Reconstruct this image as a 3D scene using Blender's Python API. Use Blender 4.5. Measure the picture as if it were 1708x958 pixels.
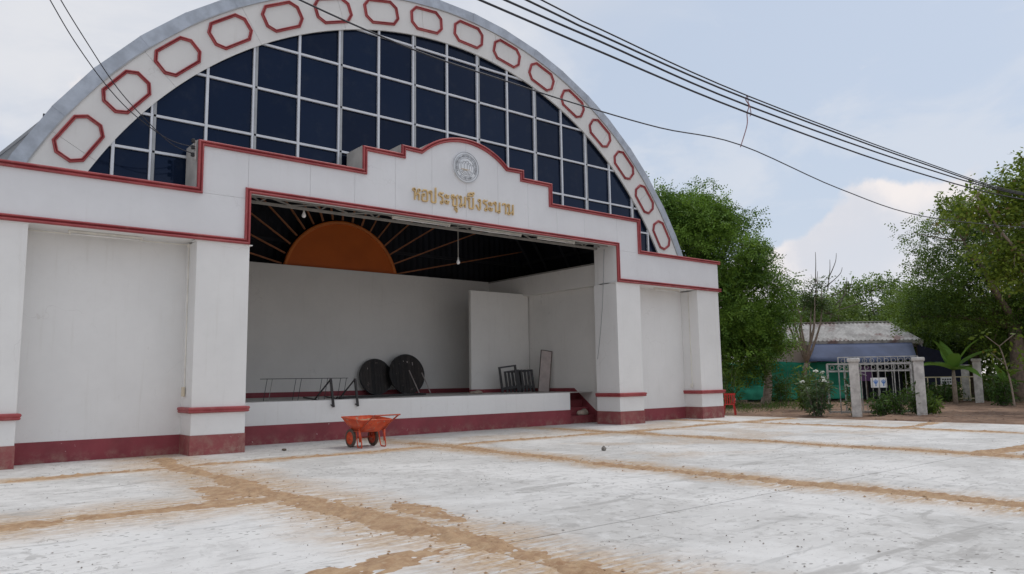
import bpy, bmesh, math, random
import numpy as np
from mathutils import Vector, Matrix
random.seed(7)
RNG = np.random.default_rng(11)
scene = bpy.context.scene
COL = scene.collection
rad = math.radians
for o in list(bpy.data.objects):
    bpy.data.objects.remove(o)

# ------------------------------------------------------------------ camera
YAW, PITCH, ROLL, FPX = 0.6831, 0.1233, -0.0160, 1253.23
fw = Vector((math.sin(YAW)*math.cos(PITCH), math.cos(YAW)*math.cos(PITCH), math.sin(PITCH)))
rt = Vector((math.cos(YAW), -math.sin(YAW), 0)); up = rt.cross(fw)
r2 = rt*math.cos(ROLL) + up*math.sin(ROLL); u2 = -rt*math.sin(ROLL) + up*math.cos(ROLL)
cam = bpy.data.cameras.new('camera'); cam_o = bpy.data.objects.new('camera', cam)
COL.objects.link(cam_o); scene.camera = cam_o
M3 = Matrix((r2, u2, -fw)).transposed()
cam_o.matrix_world = Matrix.Translation((-13.0286, -18.145, 1.6)) @ M3.to_4x4()
cam.sensor_width = 36; cam.lens = FPX/1708*36; cam.clip_end = 2000

# ------------------------------------------------------------------ sky, sun, exposure
CLOUD_OFF = (7.528, 4.287, 5.752)
SUN_EL, SUN_AZ = rad(60), rad(93)       # azimuth of the sun, clockwise from +Y
world = bpy.data.worlds.new('World'); scene.world = world; world.use_nodes = True
wn = world.node_tree; wn.nodes.clear()
class NT:
    """tiny helper round a node tree"""
    def __init__(s, nt): s.t = nt
    def n(s, typ, ins=None, **kw):
        nd = s.t.nodes.new(typ)
        for k, v in kw.items(): setattr(nd, k, v)
        for k, v in (ins or {}).items():
            sock = nd.inputs[k]
            if isinstance(v, bpy.types.NodeSocket): s.t.links.new(v, sock)
            else: sock.default_value = v
        return nd
    def math(s, op, a, b=0.0, c=0.0, clamp=False):
        nd = s.n('ShaderNodeMath', {0: a, 1: b, 2: c}, operation=op); nd.use_clamp = clamp; return nd.outputs[0]
    def vmath(s, op, a, b=(0, 0, 0)):
        nd = s.n('ShaderNodeVectorMath', {0: a, 1: b}, operation=op); return nd.outputs[0]
    def noise(s, vec, scale, detail=4, rough=.55, dist=0.0):
        return s.n('ShaderNodeTexNoise', {'Vector': vec, 'Scale': scale, 'Detail': detail, 'Roughness': rough, 'Distortion': dist}).outputs['Fac']
    def step(s, v, a, b, lo=0.0, hi=1.0):
        nd = s.n('ShaderNodeMapRange', {'Value': v, 'From Min': a, 'From Max': b, 'To Min': lo, 'To Max': hi}, interpolation_type='SMOOTHSTEP'); return nd.outputs[0]
    def lin(s, v, a, b, lo=0.0, hi=1.0):
        return s.n('ShaderNodeMapRange', {'Value': v, 'From Min': a, 'From Max': b, 'To Min': lo, 'To Max': hi}).outputs[0]
    def mix(s, f, a, b, blend='MIX'):
        nd = s.n('ShaderNodeMix', None, data_type='RGBA', blend_type=blend)
        for i, v in ((0, f), (6, a), (7, b)):
            if isinstance(v, bpy.types.NodeSocket): s.t.links.new(v, nd.inputs[i])
            else: nd.inputs[i].default_value = v if i == 0 else (tuple(v)+(1,))[:4]
        return nd.outputs[2]
w = NT(wn)
sky = w.n('ShaderNodeTexSky', sky_type='NISHITA', sun_disc=False, sun_elevation=SUN_EL, sun_rotation=SUN_AZ, air_density=1.0, dust_density=2.0, ozone_density=1.0)
dirv = w.n('ShaderNodeTexCoord').outputs['Generated']
sep = w.n('ShaderNodeSeparateXYZ', {0: dirv})
zz = w.math('MAXIMUM', sep.outputs[2], 0.0)
den = w.math('ADD', zz, 0.22)
pl = w.n('ShaderNodeCombineXYZ', {0: w.math('DIVIDE', sep.outputs[0], den), 1: w.math('DIVIDE', sep.outputs[1], den), 2: 18.77}).outputs[0]
veil = w.noise(pl, 0.85, 5, .52, .25)
veil_m = w.step(veil, .40, .62)
fine = w.noise(pl, 2.2, 7, .58, .4)
patch = w.step(fine, .48, .64)
# cumulus tops banked along the whole horizon
cdir = w.vmath('ADD', dirv, CLOUD_OFF)
c1 = w.noise(cdir, 3.0, 2, .5); c2 = w.noise(cdir, 11.0, 7, .56)
topn = w.math('ADD', w.math('MULTIPLY', w.math('SUBTRACT', c1, .50), 1.5), w.math('MULTIPLY', w.math('SUBTRACT', c2, .5), .26))
below = w.math('SUBTRACT', w.math('ADD', topn, .185), zz)
cum_m = w.step(below, -.012, .022)
shade = w.noise(cdir, 7.0, 6, .58)
base = w.mix(.70, sky.outputs[0], (6.7, 7.65, 9.1))
hz = w.step(zz, .02, .45, 1, 0)
base = w.mix(w.math('MULTIPLY', hz, .18), base, (7.3, 7.7, 8.5))
veil_c = w.mix(w.step(fine, .3, .7), (7.3, 7.5, 8.1), (8.2, 8.3, 8.7))
c = w.mix(w.math('MULTIPLY', veil_m, .82), base, veil_c)
c = w.mix(w.math('MULTIPLY', patch, .30), c, (8.9, 8.8, 8.9))
cumc = w.mix(w.step(shade, .36, .60), (7.5, 7.6, 8.2), (10.0, 9.3, 9.05))
cumc = w.mix(w.math('MULTIPLY', w.step(below, .05, .26), .8), cumc, (7.2, 7.55, 8.35))
c = w.mix(w.math('MULTIPLY', cum_m, .92), c, cumc)
bg = w.n('ShaderNodeBackground', {'Color': c, 'Strength': .1})
w.n('ShaderNodeOutputWorld', {'Surface': bg.outputs[0]})

sl = bpy.data.lights.new('sun', 'SUN'); sl.energy = 1.3; sl.angle = rad(25); sl.color = (1, .95, .88)
sun = bpy.data.objects.new('sun', sl); COL.objects.link(sun)
sd = Vector((math.sin(SUN_AZ)*math.cos(SUN_EL), math.cos(SUN_AZ)*math.cos(SUN_EL), math.sin(SUN_EL)))
sun.rotation_euler = sd.to_track_quat('Z', 'Y').to_euler()
vs = scene.view_settings; vs.view_transform = 'Standard'; vs.look = 'None'; vs.exposure = -0.08; vs.gamma = 1; vs.use_curve_mapping = False
scene.render.engine = 'CYCLES'; scene.render.resolution_x = 1024; scene.render.resolution_y = 574
scene.cycles.max_bounces = 8; scene.cycles.diffuse_bounces = 4

# ------------------------------------------------------------------ materials
def new_mat(name):
    m = bpy.data.materials.new(name); m.use_nodes = True; t = NT(m.node_tree)
    b = m.node_tree.nodes['Principled BSDF']; return m, t, b
def pos(t): return t.n('ShaderNodeNewGeometry').outputs['Position']
def bump(t, b, h, strength, dist):
    bp = t.n('ShaderNodeBump', {'Height': h, 'Strength': strength, 'Distance': dist}); t.t.links.new(bp.outputs[0], b.inputs['Normal'])
def setc(t, b, col):
    if isinstance(col, bpy.types.NodeSocket): t.t.links.new(col, b.inputs['Base Color'])
    else: b.inputs['Base Color'].default_value = tuple(col)+(1,)
def simple(name, col, rough=.6, metal=0.0, var=.12, scale=3.0, bmp=0.0, bscale=40):
    m, t, b = new_mat(name); p = pos(t)
    n = t.noise(p, scale, 5, .6)
    c = t.mix(t.step(n, .3, .7), tuple(x*(1-var) for x in col), tuple(min(1, x*(1+var)) for x in col)); setc(t, b, c)
    b.inputs['Roughness'].default_value = rough; b.inputs['Metallic'].default_value = metal
    if bmp: bump(t, b, t.noise(p, bscale, 4, .6), bmp, .01)
    return m
def paint_wall(name, col, stain=.10, rough=.75):
    m, t, b = new_mat(name); p = pos(t)
    big = t.noise(p, .55, 4, .6); small = t.noise(p, 7, 5, .65)
    st = t.n('ShaderNodeMapping', {'Vector': p, 'Scale': (5.0, 5.0, .35)}).outputs[0]
    run = t.step(t.noise(st, 1.4, 4, .6), .55, .78)
    c = t.mix(t.step(big, .3, .7), tuple(x*.93 for x in col), col)
    c = t.mix(t.math('MULTIPLY', t.step(small, .45, .8), .18), c, tuple(x*.84 for x in col))
    c = t.mix(t.math('MULTIPLY', run, stain), c, (col[0]*.66, col[1]*.63, col[2]*.58))
    zc_ = t.n('ShaderNodeSeparateXYZ', {0: p}).outputs[2]
    splash = t.math('MULTIPLY', t.step(zc_, .4, 1.0, 1, 0), t.step(t.noise(p, 14, 5, .7), .60, .72))
    c = t.mix(t.math('MULTIPLY', splash, .35), c, (.42, .36, .30))
    wp = t.vmath('ADD', p, t.n('ShaderNodeTexNoise', {'Vector': p, 'Scale': 2.0, 'Detail': 4}).outputs['Color'])
    cr = t.n('ShaderNodeTexVoronoi', {'Vector': wp, 'Scale': .55}, feature='DISTANCE_TO_EDGE').outputs['Distance']
    crm = t.math('MULTIPLY', t.step(cr, .002, .008, 1, 0), t.step(t.noise(p, .5, 3), .56, .64))
    c = t.mix(t.math('MULTIPLY', crm, .16), c, (.30, .28, .26))
    sc = t.math('MULTIPLY', t.step(t.noise(t.n('ShaderNodeMapping', {'Vector': p, 'Scale': (6, 6, 3)}).outputs[0], 1.0, 3, .6), .70, .74), t.step(t.noise(p, .9, 2), .50, .60))
    c = t.mix(t.math('MULTIPLY', sc, .16), c, (.40, .36, .32))
    setc(t, b, c); b.inputs['Roughness'].default_value = rough
    bump(t, b, t.math('ADD', t.math('MULTIPLY', t.noise(p, 1.6, 3, .5), 3.0), t.noise(p, 60, 3, .6)), .10, .006)
    return m
M = {}
M['wall'] = paint_wall('wall_paint', (.80, .80, .79), .18)
M['wall_in'] = paint_wall('inner_wall_paint', (.80, .785, .75), .16)
M['board'] = paint_wall('fascia_paint', (.745, .755, .775), .09)
M['ring'] = paint_wall('ring_paint', (.72, .72, .71), .26)
M['floor'] = simple('stage_floor_cement', (.50, .48, .455), .8, 0, .25, 1.5)
M['render'] = simple('bare_render', (.42, .41, .39), .9, 0, .15, 2)
def m_trim():
    m, t, b = new_mat('red_trim_paint'); p = pos(t)
    c = t.mix(t.step(t.noise(p, .9, 5, .6), .35, .65), (.30, .045, .052), (.40, .075, .080))
    c = t.mix(t.math('MULTIPLY', t.step(t.noise(p, 5, 5, .65), .50, .72), .45), c, (.42, .17, .16))
    c = t.mix(t.math('MULTIPLY', t.step(t.noise(p, 17, 4, .7), .64, .70), .5), c, (.20, .05, .05))
    setc(t, b, c); b.inputs['Roughness'].default_value = .5; return m
M['trim'] = m_trim()
def maroon(name, col, wear):
    m, t, b = new_mat(name); p = pos(t)
    big = t.noise(p, 1.3, 4, .6); z = t.n('ShaderNodeSeparateXYZ', {0: p}).outputs[2]
    c = t.mix(t.step(big, .3, .7), tuple(x*.85 for x in col), tuple(x*1.12 for x in col))
    low = t.step(z, .0, .32, 1, 0)
    dust = t.math('MULTIPLY', t.step(t.noise(p, 4, 6, .7), .40, .72), t.math('ADD', t.math('MULTIPLY', low, .5), wear))
    c = t.mix(t.math('MINIMUM', dust, .75), c, (.36, .24, .19))
    chips = t.math('MULTIPLY', t.step(t.noise(p, 11, 4, .6), .68, .71), t.step(t.noise(p, 1.1, 2), .5, .62))
    c = t.mix(chips, c, (.55, .48, .45)); setc(t, b, c); b.inputs['Roughness'].default_value = .7
    return m
M['maroon'] = maroon('maroon_paint', (.245, .042, .055), .05)
M['maroon_dusty'] = maroon('dusty_maroon_paint', (.26, .065, .068), .42)
M['flash'] = simple('zinc_flashing', (.40, .44, .50), .48, .35, .16, 2.5)
M['roof'] = simple('metal_roof', (.36, .37, .38), .55, .3, .15, 1.0)
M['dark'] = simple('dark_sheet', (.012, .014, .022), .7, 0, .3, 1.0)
M['purlin'] = simple('purlin', (.03, .032, .04), .7)
M['mull_w'] = simple('white_aluminium', (.62, .64, .68), .35, .2, .06)
M['mull_g'] = simple('grey_aluminium', (.34, .35, .36), .4, .3, .08)
M['orange'] = simple('orange_paint', (.58, .125, .014), .55, 0, .08, .8)
M['orange_rim'] = simple('orange_rim', (.62, .17, .03), .5)
M['ray'] = simple('ray_bar', (.42, .17, .08), .6)
M['steel'] = simple('truss_steel', (.30, .29, .27), .6, .1, .15)
M['gold'] = simple('gold_letter', (.64, .46, .22), .40, .30, .12, 9)
M['emblem'] = simple('emblem_plate', (.70, .72, .74), .4, .35, .08)
M['emblem_dark'] = simple('emblem_line', (.40, .415, .44), .45, .3)
M['emblem_tan'] = simple('emblem_tan', (.50, .38, .24), .5)
M['plastic'] = simple('white_plastic', (.72, .70, .64), .45)
M['cream'] = simple('cream_plastic', (.60, .53, .40), .5)
M['tube'] = simple('lamp_glass', (.85, .85, .85), .25, 0, .02)
M['black'] = simple('black_paint', (.022, .021, .023), .5, 0, .3, 6)
def m_bw():
    m, t, b = new_mat('black_wood'); p = pos(t); rn = t.n('ShaderNodeObjectInfo').outputs['Random']
    c = t.mix(rn, (.010, .009, .009), (.045, .036, .032)); gr = t.noise(t.n('ShaderNodeMapping', {'Vector': p, 'Scale': (14, 14, 2)}).outputs[0], 1.5, 5, .65)
    c = t.mix(t.math('MULTIPLY', t.step(gr, .52, .70), .6), c, (.075, .058, .05)); c = t.mix(t.math('MULTIPLY', t.step(t.noise(p, 5, 4, .65), .64, .70), .5), c, (.22, .17, .15))
    setc(t, b, c); b.inputs['Roughness'].default_value = .6; return m
M['blackwood'] = m_bw()
M['wire'] = simple('cable_sheath', (.012, .013, .022), .5)
M['cord'] = simple('pink_cord', (.30, .16, .17), .8)
def m_barrow():
    m, t, b = new_mat('orange_red_paint'); p = pos(t)
    c = t.mix(t.step(t.noise(p, 6, 5, .6), .35, .65), (.50, .055, .018), (.66, .095, .028))
    c = t.mix(t.step(t.noise(p, 9, 6, .7), .56, .66), c, (.36, .26, .19))
    c = t.mix(t.math('MULTIPLY', t.step(t.noise(p, 24, 4, .7), .62, .68), .8), c, (.14, .06, .035))
    setc(t, b, c); b.inputs['Roughness'].default_value = .55; return m
M['barrow'] = m_barrow()
M['barrow_d'] = simple('red_brown_paint', (.40, .06, .025), .45, 0, .2, 12)
M['tyre'] = simple('tyre_rubber', (.10, .075, .06), .85, 0, .25, 14)
M['plank'] = simple('pale_plank', (.44, .38, .36), .7, 0, .15, 3)
M['plank_e'] = simple('dark_plank_edge', (.07, .05, .045), .7)
M['post'] = simple('weathered_concrete', (.58, .56, .53), .85, 0, .22, 3.5, .3, 25)
M['bark'] = simple('bark', (.19, .145, .11), .9, 0, .3, 6, .5, 14)
M['bark_pale'] = simple('pale_bark', (.33, .27, .22), .9, 0, .25, 6, .4, 14)
M['twig'] = simple('twig', (.16, .14, .12), .9)
M['gatesteel'] = simple('gate_steel', (.42, .41, .39), .6, .1, .3, 7)
M['yellowsteel'] = simple('yellowed_steel', (.62, .55, .36), .55)
M['redplastic'] = simple('red_plastic', (.50, .025, .02), .4)
M['sign_white'] = simple('sign_white', (.80, .80, .80), .5, 0, .03)
M['sign_blue'] = simple('sign_blue', (.07, .22, .60), .5)
M['sign_dark'] = simple('sign_dark', (.05, .05, .06), .5)
M['purple'] = simple('purple_cloth', (.20, .10, .26), .8)
M['maroon_cloth'] = simple('maroon_cloth', (.16, .01, .04), .8)
M['net'] = simple('green_net', (.022, .30, .19), .8, 0, .25, 1.2, .4, 8)
M['net_l'] = simple('green_net_low', (.05, .42, .28), .8, 0, .2, 1.2, .4, 8)
M['shedwall'] = simple('pinkish_sheet', (.66, .58, .55), .8, 0, .12, .8)
M['tarp'] = simple('blue_tarp', (.075, .10, .185), .8, 0, .18, .7, .3, 3)
M['navy'] = simple('navy_sheet', (.018, .022, .055), .7)
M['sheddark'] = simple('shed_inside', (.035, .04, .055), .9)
def m_shedroof():
    m, t, b = new_mat('fibre_cement_roof'); p = pos(t)
    n = t.noise(p, 1.4, 6, .65)
    c = t.mix(t.step(n, .35, .65), (.36, .34, .32), (.56, .54, .51))
    rst = t.math('MULTIPLY', t.step(t.noise(p, .5, 4, .6), .52, .66), .8)
    c = t.mix(rst, c, (.20, .10, .085)); setc(t, b, c); b.inputs['Roughness'].default_value = .85; return m
M['shedroof'] = m_shedroof()
def m_glass():
    m, t, b = new_mat('tinted_glass'); p = pos(t)
    rn = t.n('ShaderNodeObjectInfo').outputs['Random']
    gc = t.mix(rn, (.003, .006, .017), (.007, .014, .034)); gc = t.mix(t.math('MULTIPLY', t.step(t.noise(p, 2.0, 6, .7), .5, .75), .10), gc, (.10, .10, .09)); setc(t, b, gc)
    b.inputs['Roughness'].default_value = .06; b.inputs['IOR'].default_value = 1.36; b.inputs['Specular Tint'].default_value = (.50, .64, 1.0, 1)
    bump(t, b, t.noise(p, 1.3, 2, .5), .02, .02); return m
M['glass'] = m_glass()
SANDX = [(-8.55, 1.5), (-2.48, 1.05), (3.72, .95), (10.15, .8)]
def m_slab():
    m, t, b = new_mat('pale_concrete'); p = pos(t)
    s = t.n('ShaderNodeSeparateXYZ', {0: p}); x, y = s.outputs[0], s.outputs[1]
    big = t.noise(p, .28, 5, .62, .6); mid = t.noise(p, 1.3, 6, .66, .8)
    brush = t.noise(t.n('ShaderNodeMapping', {'Vector': p, 'Scale': (.7, 7.0, 1), 'Rotation': (0, 0, rad(7))}).outputs[0], 1.0, 6, .62)
    c = t.mix(t.step(big, .36, .62), (.54, .525, .50), (.72, .705, .68))
    c = t.mix(t.math('MULTIPLY', t.step(mid, .46, .72), .55), c, (.47, .455, .435))
    c = t.mix(t.math('MULTIPLY', t.step(brush, .54, .72), .50), c, (.37, .365, .355))
    # thin patches where the cement skin is scraped grey
    scrape = t.noise(t.n('ShaderNodeMapping', {'Vector': p, 'Scale': (.35, 1.5, 1), 'Rotation': (0, 0, rad(-14))}).outputs[0], 1.1, 5, .6, 1.2)
    c = t.mix(t.math('MULTIPLY', t.step(scrape, .60, .66), .60), c, (.36, .345, .325))
    damp = t.noise(t.n('ShaderNodeMapping', {'Vector': p, 'Scale': (.25, 2.2, 1)}).outputs[0], .9, 4, .6, .5)
    c = t.mix(t.math('MULTIPLY', t.step(damp, .66, .76), .5), c, (.22, .21, .20))
    # trowel marks, flecks and grit
    fl = t.noise(t.n('ShaderNodeMapping', {'Vector': p, 'Scale': (2.6, 1.7, 1), 'Rotation': (0, 0, rad(24))}).outputs[0], 2.4, 7, .70, .6)
    zone = t.step(t.noise(p, .45, 3, .6), .40, .58)
    c = t.mix(t.math('MULTIPLY', t.math('MULTIPLY', t.step(fl, .555, .585), t.math('ADD', t.math('MULTIPLY', zone, .8), .15)), .50), c, (.30, .285, .265))
    fl2 = t.noise(t.n('ShaderNodeMapping', {'Vector': p, 'Scale': (1.1, 3.2, 1), 'Rotation': (0, 0, rad(-30))}).outputs[0], 2.0, 6, .68, .8)
    c = t.mix(t.math('MULTIPLY', t.step(fl2, .59, .62), .32), c, (.33, .315, .295))
    c = t.mix(t.math('MULTIPLY', t.step(t.noise(p, 26, 5, .75), .56, .70), .38), c, (.33, .32, .30))
    c = t.mix(t.math('MULTIPLY', t.step(t.noise(p, 3.5, 5, .65), .50, .68), .5), c, (.74, .73, .71))
    # specks
    sp = t.n('ShaderNodeTexVoronoi', {'Vector': t.n('ShaderNodeMapping', {'Vector': p, 'Scale': (1, 1.6, 1)}).outputs[0], 'Scale': 6.0, 'Randomness': 1.0})
    dot = t.math('MULTIPLY', t.step(sp.outputs['Distance'], .13, .19, 1, 0), t.step(t.noise(p, .8, 4, .6), .46, .54))
    c = t.mix(t.math('MULTIPLY', dot, .75), c, (.16, .145, .13))
    # sand dust that spreads out from the filled joints
    f = t.math('MULTIPLY', t.math('MULTIPLY', t.step(t.noise(p, .42, 3, .5), .46, .62), t.math('MULTIPLY', t.step(x, -3, -1), t.step(y, -9.5, -7.5))), .55)
    wob = t.math('MULTIPLY', t.math('SUBTRACT', t.noise(p, .9, 5, .6), .5), 1.4)
    for sx, wd in SANDX:
        d = t.math('ABSOLUTE', t.math('ADD', t.math('SUBTRACT', x, sx), wob))
        k = t.step(d, .15, wd, 1, 0); f = k if f is None else t.math('MAXIMUM', f, k)
    d = t.math('ABSOLUTE', t.math('ADD', t.math('SUBTRACT', y, -2.25), wob)); f = t.math('MAXIMUM', f, t.step(d, .1, .55, 1, 0))
    d = t.math('ABSOLUTE', t.math('ADD', t.math('SUBTRACT', y, -7.4), wob)); k = t.math('MULTIPLY', t.step(d, .1, 1.7, 1, 0), t.step(x, -8.8, -7.6, 1, 0)); f = t.math('MAXIMUM', f, k)
    smear = t.noise(t.n('ShaderNodeMapping', {'Vector': p, 'Scale': (1.3, 6.5, 1), 'Rotation': (0, 0, rad(-10))}).outputs[0], 2.0, 8, .72)
    f = t.math('MULTIPLY', f, t.step(smear, .36, .55)); f = t.math('MULTIPLY', f, .95)
    c = t.mix(f, c, t.mix(t.step(t.noise(p, 12, 5, .7), .4, .62), (.53, .385, .24), (.38, .235, .125))); setc(t, b, c)
    b.inputs['Roughness'].default_value = .85
    h = t.math('ADD', t.math('MULTIPLY', brush, .5), t.noise(p, 35, 4, .65)); bump(t, b, h, .30, .008)
    return m
M['slab'] = m_slab()
M['joint'] = simple('joint_filler', (.09, .085, .08), .9)
def m_sand():
    m, t, b = new_mat('joint_sand'); p = pos(t)
    n = t.noise(p, 5, 6, .65); g = t.noise(p, 70, 4, .7)
    st = t.noise(t.n('ShaderNodeMapping', {'Vector': p, 'Scale': (3.0, 9.0, 1), 'Rotation': (0, 0, rad(35))}).outputs[0], 2.5, 6, .7)
    c = t.mix(t.step(n, .32, .68), (.36, .215, .12), (.51, .345, .205)); c = t.mix(t.math('MULTIPLY', t.step(st, .52, .66), .6), c, (.56, .43, .29))
    c = t.mix(t.math('MULTIPLY', t.step(g, .5, .75), .4), c, (.23, .135, .07)); setc(t, b, c)
    b.inputs['Roughness'].default_value = .95; bump(t, b, g, .6, .02); return m
M['sand'] = m_sand()
def m_soil():
    m, t, b = new_mat('bare_soil'); p = pos(t)
    n = t.noise(p, .5, 6, .65); g = t.noise(p, 9, 5, .7)
    c = t.mix(t.step(n, .36, .62), (.15, .085, .055), (.30, .19, .125))
    c = t.mix(t.math('MULTIPLY', t.step(g, .45, .7), .5), c, (.11, .07, .045))
    far = t.n('ShaderNodeSeparateXYZ', {0: p}).outputs[0]
    c = t.mix(t.math('MULTIPLY', t.step(t.noise(p, .22, 4, .6), .44, .6), t.step(far, 34, 44)), c, (.055, .085, .03))
    setc(t, b, c); b.inputs['Roughness'].default_value = .95; bump(t, b, g, .6, .05); return m
M['soil'] = m_soil()
M['clod'] = simple('clod', (.12, .09, .065), .95, 0, .4, 20)
M['clod2'] = simple('grey_stone', (.22, .20, .18), .95, 0, .4, 20)
def leaf_mat(name, dark, light, trans=.3, yellow=None):
    m, t, b = new_mat(name)
    a = t.n('ShaderNodeAttribute', attribute_name='tone').outputs['Fac']
    c = t.mix(a, dark, light); 
    if yellow: c = t.mix(t.step(a, .93, .99), c, yellow)
    setc(t, b, c); b.inputs['Roughness'].default_value = .55; b.inputs['Specular IOR Level'].default_value = .3
    tr = t.n('ShaderNodeBsdfTranslucent', {'Color': t.mix(.4, c, (.20, .28, .03))})
    ms = t.n('ShaderNodeMixShader', {0: trans, 1: b.outputs[0], 2: tr.outputs[0]})
    out = [n for n in m.node_tree.nodes if n.type == 'OUTPUT_MATERIAL'][0]; m.node_tree.links.new(ms.outputs[0], out.inputs[0]); return m
M['leaf_tam'] = leaf_mat('tamarind_leaf', (.048, .115, .018), (.23, .39, .06))
M['leaf_bare'] = leaf_mat('dull_leaf', (.035, .070, .026), (.10, .165, .045))
M['leaf_right'] = leaf_mat('dark_leaf', (.034, .078, .013), (.19, .30, .045))
M['leaf_teak'] = leaf_mat('broad_leaf', (.075, .13, .018), (.27, .36, .045), .35, (.16, .10, .04))
M['leaf_far'] = leaf_mat('far_leaf', (.07, .125, .03), (.20, .28, .07))
M['leaf_shrub'] = leaf_mat('grey_green_leaf', (.05, .095, .045), (.13, .20, .09))
M['leaf_bush'] = leaf_mat('bush_leaf', (.03, .075, .018), (.10, .19, .04))
M['leaf_ban'] = leaf_mat('banana_leaf', (.08, .19, .03), (.20, .38, .07), .45)
M['petal'] = simple('white_petal', (.75, .78, .70), .6)
M['grass'] = leaf_mat('grass_blade', (.03, .075, .02), (.08, .15, .03))

# ------------------------------------------------------------------ mesh helpers
def mesh_obj(name, v, f, mat, parent=None, smooth=False):
    me = bpy.data.meshes.new(name); me.from_pydata([tuple(p) for p in v], [], f); me.update()
    if mat is not None: me.materials.append(M[mat] if isinstance(mat, str) else mat)
    if smooth: me.polygons.foreach_set('use_smooth', [True]*len(me.polygons))
    o = bpy.data.objects.new(name, me); COL.objects.link(o)
    if parent is not None: o.parent = parent
    return o
def tag(o, label=None, cat=None, group=None, kind=None):
    if label: o['label'] = label
    if cat: o['category'] = cat
    if group: o['group'] = group
    if kind: o['kind'] = kind
    return o
def empty(name, loc=(0, 0, 0), rz=0.0, parent=None):
    o = bpy.data.objects.new(name, None); COL.objects.link(o); o.location = loc; o.rotation_euler.z = rz; o.empty_display_size = .2
    if parent is not None: o.parent = parent
    return o
class G:
    """collects geometry for one mesh"""
    def __init__(s): s.v = []; s.f = []
    def add(s, v, f):
        n = len(s.v); s.v += [tuple(p) for p in v]; s.f += [[i+n for i in q] for q in f]; return s
    def box(s, a, b, bev=0.0):
        (x0, y0, z0), (x1, y1, z1) = a, b
        if bev <= 0:
            v = [(x0, y0, z0), (x1, y0, z0), (x1, y1, z0), (x0, y1, z0), (x0, y0, z1), (x1, y0, z1), (x1, y1, z1), (x0, y1, z1)]
            return s.add(v, [(0, 3, 2, 1), (4, 5, 6, 7), (0, 1, 5, 4), (1, 2, 6, 5), (2, 3, 7, 6), (3, 0, 4, 7)])
        bm = bmesh.new(); bmesh.ops.create_cube(bm, size=1)
        for q in bm.verts: q.co = Vector(((x0+x1)/2+q.co.x*(x1-x0), (y0+y1)/2+q.co.y*(y1-y0), (z0+z1)/2+q.co.z*(z1-z0)))
        bmesh.ops.bevel(bm, geom=list(bm.edges), offset=bev, segments=2, affect='EDGES', profile=.5)
        bm.verts.index_update(); s.add([q.co[:] for q in bm.verts], [[q.index for q in fc.verts] for fc in bm.faces]); bm.free(); return s
    def tube(s, pts, r, n=8, cap=True):
        pts = [Vector(p) for p in pts]; rs = r if isinstance(r, (list, tuple)) else [r]*len(pts)
        v = []; f = []; prev = None
        for i, p in enumerate(pts):
            d = (pts[min(i+1, len(pts)-1)]-pts[max(i-1, 0)]).normalized()
            if prev is None:
                a = Vector((0, 0, 1)) if abs(d.z) < .9 else Vector((1, 0, 0)); u_ = d.cross(a).normalized()
            else: u_ = (prev-d*prev.dot(d)).normalized()
            prev = u_; w_ = d.cross(u_)
            for k in range(n):
                an = 2*math.pi*k/n; v.append(p+(u_*math.cos(an)+w_*math.sin(an))*rs[i])
        for i in range(len(pts)-1):
            for k in range(n):
                f.append((i*n+k, i*n+(k+1) % n, (i+1)*n+(k+1) % n, (i+1)*n+k))
        if cap: f.append(list(range(n-1, -1, -1))); f.append([(len(pts)-1)*n+k for k in range(n)])
        return s.add(v, f)
    def bar(s, a, b, wx, wy):
        """rectangular bar from a to b"""
        a, b = Vector(a), Vector(b); d = (b-a).normalized(); q = Vector((0, 0, 1)) if abs(d.z) < .9 else Vector((0, 1, 0))
        u_ = d.cross(q).normalized()*wx/2; w_ = d.cross(u_).normalized()*wy/2
        v = [a-u_-w_, a+u_-w_, a+u_+w_, a-u_+w_, b-u_-w_, b+u_-w_, b+u_+w_, b-u_+w_]
        return s.add(v, [(0, 3, 2, 1), (4, 5, 6, 7), (0, 1, 5, 4), (1, 2, 6, 5), (2, 3, 7, 6), (3, 0, 4, 7)])
    def prism(s, poly, y0, y1):
        """polygon in xz (counter-clockwise seen from -y) extruded from y0 (front) to y1"""
        n = len(poly); v = [(x, y0, z) for x, z in poly]+[(x, y1, z) for x, z in poly]
        return s.add(v, [list(range(n)), list(range(2*n-1, n-1, -1))]+[(i, i+n, (i+1) % n+n, (i+1) % n) for i in range(n)])
    def lathe(s, prof, c=(0, 0, 0), n=16, axis='z'):
        v = []; f = []; m_ = len(prof)
        for k in range(n):
            a = 2*math.pi*k/n
            for r, h in prof:
                p = {'z': (r*math.cos(a), r*math.sin(a), h), 'x': (h, r*math.cos(a), r*math.sin(a)), 'y': (r*math.cos(a), h, r*math.sin(a))}[axis]
                v.append((p[0]+c[0], p[1]+c[1], p[2]+c[2]))
        for k in range(n):
            for j in range(m_-1): f.append((k*m_+j, ((k+1) % n)*m_+j, ((k+1) % n)*m_+j+1, k*m_+j+1))
        return s.add(v, f)
    def ob(s, name, mat, parent=None, smooth=False): return mesh_obj(name, s.v, s.f, mat, parent, smooth)
def autosmooth(o, ang=40):
    me = o.data; me.polygons.foreach_set('use_smooth', [True]*len(me.polygons))
    bm = bmesh.new(); bm.from_mesh(me)
    for e in bm.edges:
        if len(e.link_faces) == 2 and e.calc_face_angle(0) > rad(ang): e.smooth = False
    bm.to_mesh(me); bm.free(); return o
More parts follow.
